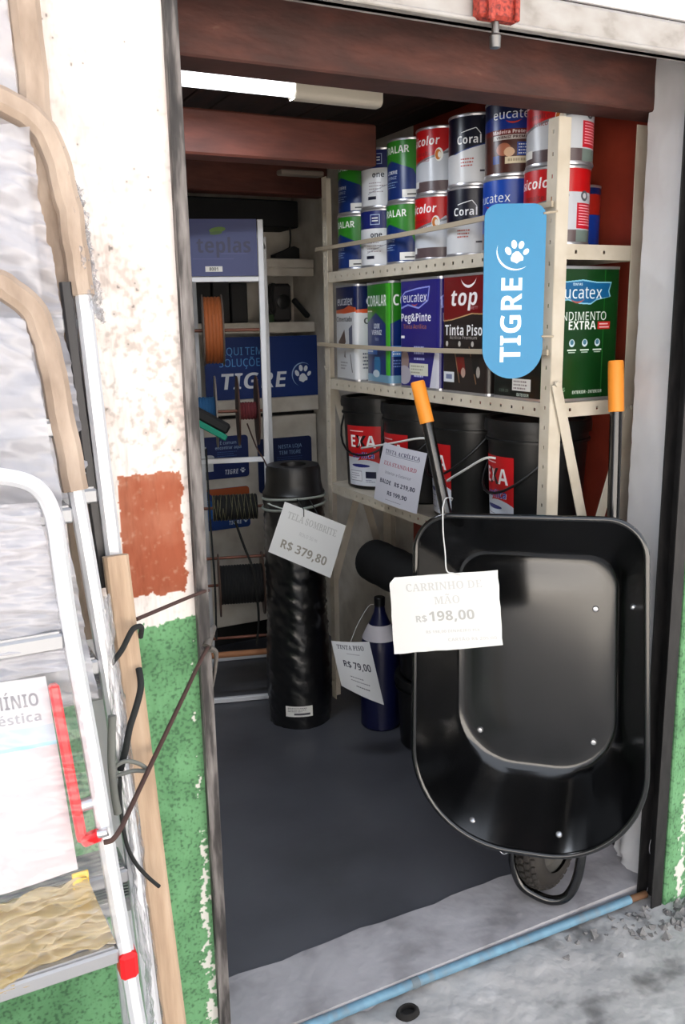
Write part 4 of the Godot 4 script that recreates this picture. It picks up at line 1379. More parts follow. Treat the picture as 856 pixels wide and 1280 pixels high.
func pails():
	var w := Color(0.94, 0.94, 0.94)
	var rng := RandomNumberGenerator.new()
	rng.seed = 29
	var p := Pic.new(320, 360, Color(0.83, 0.85, 0.89))
	p.rect(0, 0, 320, 190, Color(0.74, 0.06, 0.09))
	p.ell(250, 250, 150, 90, Color(0.74, 0.06, 0.09))
	p.ell(190, 300, 190, 100, Color(0.83, 0.85, 0.89))
	p.text("E", 74, 92, 72, w, BOLD, 70)
	p.text("X", 156, 92, 76, Color(0.06, 0.05, 0.06), BOLD, 100)
	p.text("X", 146, 90, 60, w, BOLD, 30, 0.2)
	p.text("A", 240, 92, 72, w, BOLD, 84)
	p.rect(40, 28, 140, 6, Color(0.92, 0.75, 0.76))
	p.text("acrílica", 168, 176, 36, Color(0.82, 0.86, 0.95), BOLD, 214, 0.15)
	p.text("acrílica", 166, 174, 36, Color(0.15, 0.25, 0.60), BOLD, 208, 0.15)
	p.ell(140, 238, 90, 10, Color(0.14, 0.16, 0.45))
	p.rect(24, 270, 130, 62, Color(0.45, 0.45, 0.52))
	p.rect(27, 273, 124, 56, Color(0.88, 0.89, 0.92))
	p.lines(36, 284, 100, 3, 14, 5, Color(0.55, 0.55, 0.62), rng)
	p.rect(190, 272, 90, 40, Color(0.10, 0.11, 0.22))
	p.lines(190, 322, 90, 2, 10, 4, Color(0.4, 0.4, 0.55), rng)
	var lm := printed(p.tex(), 0.4)
	var specs := [[-1.352, 0.5, "farthest on the lower shelf"], [-1.050, 0.05, "behind the hanging price sheet on the lower shelf"], [-0.752, -0.16, "behind the wheelbarrow's far handle on the lower shelf"], [-0.449, -0.14, "behind the front post on the lower shelf"]]
	var proto: Node3D = null
	for s in specs:
		var at := Vector3(1.602, 0.8885, s[0])
		var label: String = "black pail with a red label, " + s[2]
		if proto == null:
			var t := thing("paint_pail", label, "pail", at, s[1], "black pails on the lower shelf")
			proto = t
			pail_body(t, 0.125, 0.140, 0.335, M.black_plastic)
			var st := new_st()
			st.set_smooth_group(0)
			for i in 12:
				var f := [i / 12.0, (i + 1) / 12.0]
				var q := []
				for c in [[0, 0], [1, 0], [1, 1], [0, 1]]:
					var yy := lerpf(0.014, 0.235, c[1])
					var r := lerpf(0.125, 0.140, yy / 0.335) + 0.0012
					var a: float = PI + 0.56 - 1.12 * f[c[0]]
					q.append([Vector3(r * cos(a), yy, -r * sin(a) * -1.0), Vector2(f[c[0]], 1.0 - c[1])])
				for k in [0, 2, 1, 0, 3, 2]:
					st.set_uv(q[k][1])
					st.add_vertex(q[k][0])
			obj("label_print", st, lm, t)
			st = new_st()
			var pts := []
			for i in 15:
				var a := PI * i / 14.0
				pts.append(Vector3(-0.150 * sin(a) * 0.98 - 0.004, 0.29 - 0.16 * sin(a), 0.146 * cos(a)))
			tube(st, pts, 0.004)
			obj("bail_handle", st, M.black_plastic, t)
		else:
			dup(proto, label, at, s[1])
	# white cord strung before the pails
	var st2 := new_st()
	tube(st2, spline([Vector3(1.462, 1.05, -1.24), Vector3(1.430, 1.064, -1.165), Vector3(1.428, 1.10, -0.98), Vector3(1.428, 1.137, -0.80), Vector3(1.455, 1.135, -0.76)]), 0.0035)
	solo("white_cord", st2, M.string_white, "white cord rising across the pails to the wheelbarrow's far handle", "cord")
	st2 = new_st()
	tube(st2, spline([Vector3(1.462, 1.02, -0.68), Vector3(1.430, 1.03, -0.641), Vector3(1.428, 1.07, -0.56), Vector3(1.430, 1.118, -0.463), Vector3(1.452, 1.12, -0.44)]), 0.0035)
	solo("white_cord", st2, M.string_white, "short white cord in front of the pail left of the front post", "cord")
	# price sheet on the cord
	p = Pic.new(380, 460, Color(0.80, 0.80, 0.84))
	p.text("TINTA ACRÍLICA", 190, 56, 30, Color(0.30, 0.30, 0.40), SERIF, 310)
	p.rect(40, 78, 300, 3, Color(0.35, 0.35, 0.45))
	p.text("EXA STANDARD", 190, 146, 30, Color(0.66, 0.36, 0.42), SERIF, 290)
	p.text("Interior e Exterior", 190, 216, 22, Color(0.45, 0.45, 0.52), SANS, 230)
	p.text("BALDE   R$ 219,80", 190, 290, 32, Color(0.18, 0.18, 0.26), BOLD, 310)
	p.text("R$ 199,90", 210, 372, 32, Color(0.18, 0.18, 0.26), BOLD, 170)
	p.lines(120, 424, 150, 1, 8, 5, Color(0.5, 0.5, 0.56), rng)
	price("price_sheet", "white price sheet for acrylic paint hanging before the pails on the lower shelf", p, [Vector3(1.424, 1.100, -1.013), Vector3(1.424, 1.098, -0.742), Vector3(1.408, 0.902, -0.785), Vector3(1.408, 0.905, -1.055)], 0.008)

func price(called: String, label: String, p: Pic, c: Array, curl: float, worn := 0.0) -> Node3D:
	var t := thing(called, label, "price tag", c[0])
	var st := new_st()
	var l := []
	for q in c:
		l.append(q - c[0])
	sheet(st, l, 16, 12, func(u: float, v: float) -> float: return curl * (sin(u * PI) + 0.5 * sin(v * 2.6 + u)) + worn * sin(u * 9.0 + v * 5.0))
	obj("sheet", st, printed(p.tex(), 0.8, 0.3), t)
	return t

func under_shelf():
	# navy jug on the floor
	var t := thing("jug", "navy blue plastic jug with a pale neck label on the floor under the shelving", "jug", Vector3(1.50, 0.0, -1.19))
	var navy := mat(Color(0.05, 0.07, 0.22), 0.35)
	var st := new_st()
	lathe(st, [Vector2(0, 0), Vector2(0.068, 0), Vector2(0.074, 0.008), Vector2(0.074, 0.30), Vector2(0.066, 0.345), Vector2(0.040, 0.40), Vector2(0.022, 0.445), Vector2(0.018, 0.47)], 28)
	obj("body", st, navy, t)
	st = new_st()
	lathe(st, [Vector2(0.020, 0.47), Vector2(0.021, 0.50), Vector2(0.019, 0.503), Vector2(0, 0.503)], 20)
	obj("cap", st, M.black_plastic, t)
	st = new_st()
	lathe(st, [Vector2(0.0668, 0.348), Vector2(0.0420, 0.402)], 28)
	obj("neck_label", st, mat(Color(0.80, 0.78, 0.80), 0.6), t)
	# stacked black pails
	for k in 2:
		var q := thing("black_pail", "plain black pail under the shelving, %s of the stacked pair" % ["lower", "upper"][k], "pail", Vector3(1.60, 0.002 + 0.263 * k, -0.975), 0.0, "plain black pails under the shelving")
		pail_body(q, 0.120, 0.134, 0.262, M.black_plastic)
	var q2 := thing("black_pail", "plain black pail under the shelving beside the stacked pair", "pail", Vector3(1.60, 0.002, -0.682), 0.0, "plain black pails under the shelving")
	pail_body(q2, 0.120, 0.134, 0.262, M.black_plastic)
	q2 = thing("black_pail", "plain black pail on the pail beside the stacked pair", "pail", Vector3(1.60, 0.265, -0.682), 0.0, "plain black pails under the shelving")
	pail_body(q2, 0.120, 0.134, 0.262, M.black_plastic)
	st = new_st()
	var prof := [Vector2(0, 0), Vector2(0.03, 0), Vector2(0.032, -0.01), Vector2(0.074, -0.004), Vector2(0.08, 0.006)]
	for i in 20:
		prof.append(Vector2(0.080 + 0.002 * sin(i * 2.1), 0.02 + 0.036 * i))
	prof.append(Vector2(0.07, 0.715))
	prof.append(Vector2(0, 0.715))
	lathe(st, prof, 28, Transform3D(Basis(Vector3(1, 0, 0), Vector3(0, 0, 1), Vector3(0, -1, 0)), Vector3(1.535, 0.612, -1.30)))
	solo("plastic_roll", st, M.black_matte, "roll of black plastic lying on the pails under the lower shelf", "roll")
	var p := Pic.new(300, 320, Color(0.80, 0.81, 0.82))
	p.text("TINTA PISO", 140, 34, 26, Color(0.30, 0.30, 0.34), SERIF, 210)
	p.rect(100, 70, 100, 4, Color(0.6, 0.6, 0.63))
	p.text("R$ 79,00", 160, 138, 40, Color(0.28, 0.28, 0.32), BOLD, 210)
	var rng := RandomNumberGenerator.new()
	rng.seed = 39
	p.lines(90, 210, 150, 2, 22, 6, Color(0.45, 0.45, 0.48), rng)
	p.lines(120, 262, 150, 1, 22, 7, Color(0.35, 0.35, 0.38), rng)
	var pr := price("price_sheet", "curled white price sheet marked 79,00 in front of the navy jug", p, [Vector3(1.236, 0.424, -1.06), Vector3(1.352, 0.420, -1.00), Vector3(1.372, 0.205, -0.935), Vector3(1.250, 0.274, -1.015)], 0.022)
	st = new_st()
	tube(st, spline([Vector3(0.06, -0.005, 0.03), Vector3(0.12, 0.03, -0.03), Vector3(0.2, 0.06, -0.10), Vector3(0.235, 0.055, -0.125)]), 0.0012, 5)
	obj("string", st, M.string_white, pr)

func netting_roll():
	var t := thing("netting_roll", "tall roll of black netting wrapped in film, standing on the floor", "roll", Vector3(1.258, 0.0, -1.395))
	var n := FastNoiseLite.new()
	n.seed = 31
	n.frequency = 8.0
	n.fractal_octaves = 3
	var st := new_st()
	st.set_smooth_group(0)
	var segs := 44
	var rows := 70
	var pt := func(i: int, j: int) -> Vector3:
		var y := 0.88 * j / rows
		var a := TAU * (i % segs) / segs
		var r := 0.116 + 0.006 * sin(y * 9.0) - 0.010 * smoothstep(0.62, 0.80, y) + n.get_noise_3d(cos(a), y * 3.5, sin(a)) * 0.007
		r += 0.002 * sin(y * 260.0)
		return Vector3(r * cos(a), y, r * sin(a))
	for j in rows:
		for i in segs:
			for q in [[i, j], [i + 1, j], [i + 1, j + 1], [i, j], [i + 1, j + 1], [i, j + 1]]:
				st.add_vertex(pt.call(q[0], q[1]))
	var film := mat(Color(0.045, 0.045, 0.052), 0.30)
	film.clearcoat_enabled = true
	film.clearcoat = 0.7
	film.clearcoat_roughness = 0.2
	obj("wrapped_netting", st, film, t)
	st = new_st()
	lathe(st, [Vector2(0.104, 0.86), Vector2(0.112, 0.872), Vector2(0.114, 0.89), Vector2(0.107, 0.900), Vector2(0.101, 0.93), Vector2(0.100, 0.975), Vector2(0.094, 0.99), Vector2(0.05, 0.99), Vector2(0.045, 0.95), Vector2(0, 0.95)], 40)
	obj("roll_end", st, mat(Color(0.06, 0.055, 0.052), 0.4), t)
	st = new_st()
	for k in 2:
		var pts := []
		for i in 33:
			var a := TAU * i / 32.0
			pts.append(Vector3((0.113 + 0.003 * k) * cos(a), 0.872 - 0.03 * k + 0.010 * sin(a + k), (0.113 + 0.003 * k) * sin(a)))
		tube(st, pts, 0.005, 6, true)
	obj("binding", st, M.twine_dark, t)
	# pale tape seam where the netting ends
	var tape := []
	for j in 14:
		var a := PI * 0.55 + j * 0.09
		tape.append(Vector3(0.1135 * cos(a), 0.835 + 0.002 * j, 0.1135 * sin(a)))
	sweep(st, tape, 0.014, 0.002, Vector3(0, 1, 0), 0.0005)
	obj("tape", st, mat(Color(0.72, 0.75, 0.72), 0.5), t)
	var p := Pic.new(128, 64, Color(0.86, 0.86, 0.85))
	var rng := RandomNumberGenerator.new()
	rng.seed = 33
	p.lines(10, 10, 100, 3, 10, 4, Color(0.4, 0.4, 0.42), rng)
	p.rect(40, 42, 76, 12, Color(0.3, 0.3, 0.33))
	st = new_st()
	st.set_smooth_group(0)
	for i in 6:
		var q := []
		for c in [[0, 0], [1, 0], [1, 1], [0, 1]]:
			var f: float = (i + c[0]) / 6.0
			var a: float = 2.42 - 0.82 * f
			q.append([Vector3(0.1255 * cos(a), 0.055 + 0.042 * c[1], 0.1255 * sin(a)), Vector2(f, 1.0 - c[1])])
		for k in [0, 2, 1, 0, 3, 2]:
			st.set_uv(q[k][1])
			st.add_vertex(q[k][0])
	obj("sticker", st, printed(p.tex(), 0.6), t, "small white sticker near the floor")
	p = Pic.new(440, 300, Color(0.83, 0.83, 0.82))
	p.text("TELA SOMBRITE", 220, 62, 38, Color(0.70, 0.70, 0.69), SERIF, 350)
	p.text("ROLO 50 m", 220, 140, 20, Color(0.72, 0.72, 0.71), SANS, 130)
	p.text("R$ 379,80", 220, 226, 48, Color(0.56, 0.54, 0.50), BOLD, 330)
	var pr := price("price_sheet", "tilted white price sheet marked 379,80 tied to the black netting roll", p, [Vector3(1.166, 0.884, -1.262), Vector3(1.366, 0.788, -1.19), Vector3(1.282, 0.618, -1.15), Vector3(1.088, 0.719, -1.24)], 0.004)
	st = new_st()
	tube(st, spline([Vector3(0.105, -0.01, -0.02), Vector3(0.112, -0.06, 0.034), Vector3(0.104, -0.105, 0.044), Vector3(0.115, -0.14, 0.05), Vector3(0.12, -0.165, 0.055)]), 0.0022, 5)
	tube(st, [Vector3(0.115, -0.14, 0.05), Vector3(0.135, -0.146, 0.058)], 0.0015, 5)
	tube(st, [Vector3(0.055, 0.0, -0.02), Vector3(0.058, -0.03, 0.03), Vector3(0.056, -0.055, 0.033)], 0.0018, 5)
	obj("string", st, M.twine_dark, pr)

func hanging_sign():
	var p := Pic.new(256, 736, Color(0.02, 0.49, 0.68))
	var w := Color(0.96, 0.97, 0.98)
	p.paw(138, 196, 60, w, 0.0)
	p.arc(130, 196, 78, PI * 0.28, PI * 1.12, 9, w)
	p.text("TIGRE", 118, 482, 88, w, BOLD, 370, 0.0, 1)
	var t := thing("hanging_sign", "sky blue sign with a white paw print hung on the front post", "sign", Vector3(1.352, 1.352, -0.25), -0.4655)
	var st := new_st()
	prism(st, round_poly(0.146, 0.408, [0.072, 0.072, 0.032, 0.032], 10), 0.006, Transform3D(Basis(), Vector3(0, 0.204, 0)), true)
	obj("panel", st, printed(p.tex(), 0.35), t)
	st = new_st()
	tube(st, [Vector3(0.066, 0.385, 0.007), Vector3(0.10, 0.39, 0.0)], 0.003, 6)
	tube(st, [Vector3(0.070, 0.10, 0.007), Vector3(0.10, 0.10, 0.0)], 0.003, 6)
	obj("tie", st, M.strap, t)

# ---------------------------------------------------------------- wheelbarrow
func outline(h0: float, h1: float, y0: float, y1: float, r0: float, r1: float) -> Array:
	# rounded outline, equal point counts for lofting: corners bottom-left, bottom-right, top-right, top-left
	var out := []
	var cs := [[-h0 + r0, y0 + r0, r0, PI], [h0 - r0, y0 + r0, r0, PI * 1.5], [h1 - r1, y1 - r1, r1, 0.0], [-h1 + r1, y1 - r1, r1, PI * 0.5]]
	for k in 4:
		var c: Array = cs[k]
		for i in 15:
			var a: float = c[3] + PI * 0.5 * i / 14.0
			out.append(Vector2(c[0] + cos(a) * c[2], c[1] + sin(a) * c[2]))
		var d: Array = cs[(k + 1) % 4]
		var e := Vector2(d[0] + cos(d[3]) * d[2], d[1] + sin(d[3]) * d[2])
		var b: Vector2 = out[-1]
		for i in range(1, 7):
			out.append(b.lerp(e, i / 7.0))
	return out

func wheelbarrow():
	var t := thing("wheelbarrow", "black wheelbarrow with orange grips standing upright on its nose in the doorway", "wheelbarrow")
	t.transform = Transform3D(Basis(Vector3(0.68813, 0.03313, 0.72483), Vector3(0.03397, 0.99639, -0.07779), Vector3(-0.72479, 0.07815, 0.68452)).orthonormalized(), Vector3(1.2331, 0.228, -0.001))
	var d := 0.196
	var rim := outline(0.275, 0.264, 0.0, 0.822, 0.235, 0.088)
	var flo := outline(0.200, 0.198, 0.138, 0.702, 0.150, 0.075)
	var n := rim.size()
	var mid := Vector2(0, 0.44)
	var rings := []
	for ab in [[0.0, 0.0], [0.25, 0.27], [0.5, 0.54], [0.7, 0.745], [0.84, 0.88], [0.93, 0.955], [1.0, 0.99]]:
		var ring := []
		for i in n:
			var p: Vector2 = rim[i].lerp(flo[i], ab[0])
			var fold := 0.0
			if i < 15 or (i >= 21 and i < 36):
				# pressed creases in the nose corners
				var f: float = (i % 21) / 14.0
				fold = 0.0045 * sin(f * PI * 9.0) * sin(PI * f) * sin(PI * clampf(ab[0], 0, 1))
			ring.append(Vector3(p.x, p.y, -d * ab[1] + fold))
		rings.append(ring)
	for s in [0.04, 0.1, 0.18, 0.28, 0.4, 0.52, 0.64, 0.76, 0.88, 1.0]:
		var ring := []
		for i in n:
			var p: Vector2 = flo[i].lerp(mid, s)
			ring.append(Vector3(p.x, p.y, -d + 0.009 * (1.0 - pow(p.x / 0.2, 2.0)) * smoothstep(0.0, 0.35, s)))
		rings.append(ring)
	var st := new_st()
	st.set_smooth_group(0)
	for j in range(rings.size() - 1):
		for i in n:
			var i2 := (i + 1) % n
			for v in [rings[j][i], rings[j + 1][i2], rings[j][i2], rings[j][i], rings[j + 1][i], rings[j + 1][i2]]:
				st.add_vertex(v)
	obj("tray", st, M.black_gloss, t)
	st = new_st()
	var loop := []
	for p in rim:
		loop.append(Vector3(p.x, p.y, -0.004))
	tube(st, loop, 0.0075, 10, true)
	obj("rolled_rim", st, M.black_gloss, t)
	# bolts
	for b in [[-0.145, 0.223, -d + 0.002, 0], [0.145, 0.223, -d + 0.002, 0], [0.145, 0.57, -d + 0.002, 0], [-0.145, 0.57, -d + 0.002, 0], [-0.136, 0.045, -0.040, 1], [0.076, 0.035, -0.05, 1]]:
		st = new_st()
		var q := Basis(Vector3(1, 0, 0), PI / 2)
		if b[3] == 1:
			q = Basis(Vector3(1, 0, 0), PI * 0.5 - 0.9)
		lathe(st, [Vector2(0, -0.004), Vector2(0.0085, -0.004), Vector2(0.0085, 0.002), Vector2(0.006, 0.0055), Vector2(0, 0.0068)], 12, Transform3D(q, Vector3(b[0], b[1], b[2])))
		obj("bolt", st, M.bolt, t)
	st = new_st()
	lathe(st, [Vector2(0, -0.004), Vector2(0.008, -0.004), Vector2(0.008, 0.002), Vector2(0.005, 0.005), Vector2(0, 0.006)], 12, Transform3D(Basis(Vector3(0, 0, 1), PI * 0.36), Vector3(0.235, 0.605, -0.095)))
	obj("bolt", st, M.bolt, t)
	# frame: nose loop and long handle tubes behind the tray
	st = new_st()
	tube(st, spline([Vector3(-0.15, 0.30, -0.222), Vector3(-0.10, 0.10, -0.205), Vector3(-0.056, -0.06, -0.165), Vector3(-0.050, -0.12, -0.157), Vector3(-0.030, -0.170, -0.152), Vector3(0.010, -0.193, -0.150), Vector3(0.052, -0.200, -0.150), Vector3(0.088, -0.182, -0.150), Vector3(0.112, -0.130, -0.150), Vector3(0.124, -0.05, -0.150), Vector3(0.140, 0.10, -0.205), Vector3(0.165, 0.30, -0.222)], 8), 0.0125, 12)
	obj("nose_loop", st, M.black_gloss, t)
	for s in 2:
		var g0: Vector3 = [Vector3(-0.307, 1.032, -0.295), Vector3(0.181, 1.055, -0.292)][s]
		var g1: Vector3 = [Vector3(-0.333, 1.142, -0.297), Vector3(0.178, 1.180, -0.295)][s]
		st = new_st()
		tube(st, spline([[Vector3(-0.15, 0.28, -0.224), Vector3(0.165, 0.28, -0.224)][s], [Vector3(-0.205, 0.60, -0.25), Vector3(0.175, 0.60, -0.25)][s], [Vector3(-0.254, 0.79, -0.284), Vector3(0.179, 0.80, -0.278)][s], g0, g1], 8), 0.0155, 14)
		var h := obj("handle", st, M.black_gloss, t)
		st = new_st()
		var up := (g1 - g0).normalized()
		var rx := up.cross(Vector3(0, 0, 1)).normalized()
		var len := g0.distance_to(g1)
		lathe(st, [Vector2(0.016, 0), Vector2(0.0195, 0.001), Vector2(0.0195, len * 0.5), Vector2(0.0192, len - 0.002), Vector2(0.0175, len + 0.002), Vector2(0, len + 0.003)], 20, Transform3D(Basis(rx, up, rx.cross(up)), g0))
		obj("grip", st, M.grip, h, "orange rubber grip")
	# wheel
	var w := Node3D.new()
	w.name = "wheel"
	w.transform = Transform3D(Basis(Vector3(0, 1, 0), -0.36), Vector3(0.030, -0.066, -0.225))
	t.add_child(w)
	var to_x := Basis(Vector3(0, 0, -1), Vector3(1, 0, 0), Vector3(0, -1, 0))
	st = new_st()
	var prof := []
	for i in 17:
		var a := PI * (-0.5 + i / 16.0) * 1.25
		prof.append(Vector2(0.097 + 0.034 * cos(a), 0.036 * sin(a)))
	lathe(st, prof, 48, Transform3D(to_x, Vector3.ZERO))
	# tread blocks
	for k in 36:
		for c in 4:
			var a := TAU * (k + 0.5 * (c % 2)) / 36.0
			var off := (c - 1.5) * 0.0145
			var r := 0.0985 + 0.034 * cos(asin(clampf(off / 0.036, -1, 1)))
			var tilt := asin(clampf(off / 0.036, -1, 1)) * 0.8
			var bs := Basis(Vector3(1, 0, 0), -a) * Basis(Vector3(0, 0, 1), -tilt)
			box(st, Basis(Vector3(1, 0, 0), -a) * Vector3(off, r, 0), Vector3(0.012, 0.008, 0.0165), 0.0015, bs)
	obj("tyre", st, M.rubber, w)
	st = new_st()
	lathe(st, [Vector2(0.016, -0.03), Vector2(0.03, -0.028), Vector2(0.05, -0.012), Vector2(0.072, -0.012), Vector2(0.082, -0.024), Vector2(0.086, -0.024), Vector2(0.084, 0.0), Vector2(0.086, 0.024), Vector2(0.082, 0.024), Vector2(0.072, 0.012), Vector2(0.05, 0.012), Vector2(0.03, 0.028), Vector2(0.016, 0.03)], 36, Transform3D(to_x, Vector3.ZERO))
	obj("hub", st, M.rim_grey, w)
	st = new_st()
	tube(st, [Vector3(-0.075, 0, 0), Vector3(0.095, 0, 0)], 0.008, 10)
	obj("axle", st, M.tin_dark, w)
	st = new_st()
	box(st, Vector3(0.118, -0.045, -0.192), Vector3(0.006, 0.05, 0.09), 0.002)
	obj("axle_bracket", st, M.black_gloss, t)
	st = new_st()
	box(st, Vector3(-0.070, -0.05, -0.192), Vector3(0.006, 0.05, 0.09), 0.002)
	obj("axle_bracket", st, M.black_gloss, t)
	st = new_st()
	tube(st, spline([Vector3(-0.095, -0.062, -0.17), Vector3(-0.090, -0.085, -0.16), Vector3(-0.075, -0.095, -0.155), Vector3(-0.06, -0.085, -0.155)]), 0.003, 6)
	obj("wire_clip", st, M.bolt, t)
	# price tag wired to the handle
	var p := Pic.new(560, 400, Color(0.93, 0.93, 0.925))
	var k := Color(0.82, 0.82, 0.815)
	p.text("CARRINHO DE", 290, 60, 40, k, SERIF, 380)
	p.text("MÃO", 300, 132, 40, k, SERIF, 130)
	p.text("R$", 160, 222, 34, Color(0.76, 0.76, 0.75), BOLD, 62)
	p.text("198,00", 312, 212, 50, Color(0.73, 0.73, 0.72), BOLD, 230)
	p.text("R$ 198,00 DINHEIRO PIX", 310, 292, 15, k, BOLD, 270)
	p.text("CARTÃO R$ 205,00", 400, 336, 16, k, BOLD, 240)
	var t2 := thing("price_tag", "white torn-edged price tag marked 198,00 wired to the wheelbarrow's handle", "price tag", Vector3(1.013, 0.889, -0.266))
	st = new_st()
	var tl := Vector3.ZERO
	var tr := Vector3(0.181, 0.039, 0.187)
	var br := Vector3(0.183, -0.137, 0.209)
	var bl := Vector3(0.0, -0.189, 0.022)
	# slightly ragged outline: a prism over the four corners
	var ex := (tr - tl).normalized()
	var nz := (bl - tl).cross(tr - tl).normalized()
	var ey := nz.cross(ex)
	var rng := RandomNumberGenerator.new()
	rng.seed = 77
	var poly := PackedVector2Array()
	var cs := [tl, tr, br, bl]
	for q in 4:
		var a := Vector2((cs[q] as Vector3).dot(ex), (cs[q] as Vector3).dot(ey))
		var b := Vector2((cs[(q + 1) % 4] as Vector3).dot(ex), (cs[(q + 1) % 4] as Vector3).dot(ey))
		for i in 10:
			var f := i / 10.0
			var cut := 0.0
			if q == 0 and i < 1:
				cut = 0.012
			poly.append(a.lerp(b, maxf(f, 0.05 if q == 0 else 0.0)) + Vector2(rng.randf_range(-1, 1), rng.randf_range(-1, 1)) * (0.0012 if q != 0 else 0.0005) - Vector2(0, 0.0))
		if q == 3:
			poly.append(a.lerp(b, 0.93))
	prism(st, poly, 0.0012, Transform3D(Basis(ex, ey, nz), Vector3.ZERO), true)
	obj("card", st, printed(p.tex(), 0.85, 0.3), t2)
	st = new_st()
	tube(st, spline([Vector3(0.104, 0.175, 0.072), Vector3(0.097, 0.12, 0.085), Vector3(0.100, 0.07, 0.09), Vector3(0.096, 0.03, 0.103), Vector3(0.108, 0.024, 0.115), Vector3(0.118, 0.022, 0.128)]), 0.0016, 6)
	obj("wire", st, M.string_white, t2)
	st = new_st()
	tube(st, spline([Vector3(0.104, 0.175, 0.072), Vector3(0.16, 0.178, 0.0), Vector3(0.24, 0.155, -0.09), Vector3(0.262, 0.14, -0.125)]), 0.0016, 6)
	obj("wire", st, M.string_white, t2)

# ---------------------------------------------------------------- wrapped ladders against the left pier
func mirror(pts: Array, xc: float) -> Array:
	var out := []
	for p in pts:
		out.append(Vector3(2 * xc - p.x, p.y, p.z))
	return out

func ladder(label: String, right: Array, xc: float, w: float, depth: float, steps: Array, wraps: Array, m: Material) -> Node3D:
	# right: the hoop from the middle of its top down the right rail; the left half mirrors it. steps: [y, depth]. wraps: kraft paper [from, to] as fractions of the rail
	var t := thing("ladder", label, "ladder", Vector3(xc, -0.045, right[-1].z))
	var o := t.position
	var r := []
	for p in spline(right, 7):
		r.append(p - o)
	var lft := mirror(r, 0.0)
	lft.reverse()
	var all := lft.slice(0, lft.size() - 1)
	all.append_array(r)
	var st := new_st()
	sweep(st, all, w, depth, Vector3(0, 0.15, 1), 0.005)
	obj("frame", st, m, t)
	for s in steps:
		var y: float = s[0] - o.y
		var a := Vector3.ZERO
		for i in range(1, r.size()):
			if r[i].y <= y and r[i - 1].y > y and i > 6:
				a = r[i].lerp(r[i - 1], (y - r[i].y) / maxf(0.0001, r[i - 1].y - r[i].y))
		var half := a.x - w * 0.5
		st = new_st()
		box(st, Vector3(0, y, a.z - s[1] * 0.35), Vector3(half * 2, 0.022, s[1]), 0.003)
		for k in 6:
			box(st, Vector3(0, y + 0.0125, a.z - s[1] * 0.35 + s[1] * (k - 2.5) / 6.5), Vector3(half * 2 - 0.01, 0.003, s[1] * 0.08))
		obj("step", st, M.alu_dull, t)
	for wr in wraps:
		var seg := []
		var n := FastNoiseLite.new()
		n.seed = int(wr[0] * 100) + 3
		n.frequency = 14.0
		for i in r.size():
			var f: float = float(i) / (r.size() - 1)
			if f >= wr[0] and f <= wr[1]:
				seg.append(r[i] + Vector3(n.get_noise_1d(r[i].y), 0, n.get_noise_1d(r[i].y + 5)) * 0.004)
		st = new_st()
		sweep(st, seg, w * wr[2], depth * wr[3], Vector3(0, 0.15, 1), 0.008)
		obj("paper_wrap", st, M[wr[4]], t, "brown paper wrap")
	return t

func film(t: Node3D, c: Array, amp: float, sd: int, m: Material, freq := 9.0):
	var n := FastNoiseLite.new()
	n.seed = sd
	n.frequency = freq
	n.fractal_octaves = 4
	n.noise_type = FastNoiseLite.TYPE_SIMPLEX
	var l := []
	for q in c:
		l.append(q - t.position)
	var st := new_st()
	sheet(st, l, 60, 90, func(u: float, v: float) -> float: return amp * (n.get_noise_2d(u * 0.6 + v * 0.22, v * 0.5) + 0.7 * absf(n.get_noise_2d(u * 1.6 - v * 0.6, v * 0.9 + 9.0)) + 0.25 * n.get_noise_2d(u * 3.0 + v * 2.0, v * 2.0 - u)), 0.0)
	obj("plastic_wrap", st, m, t, "crumpled clear plastic wrap")

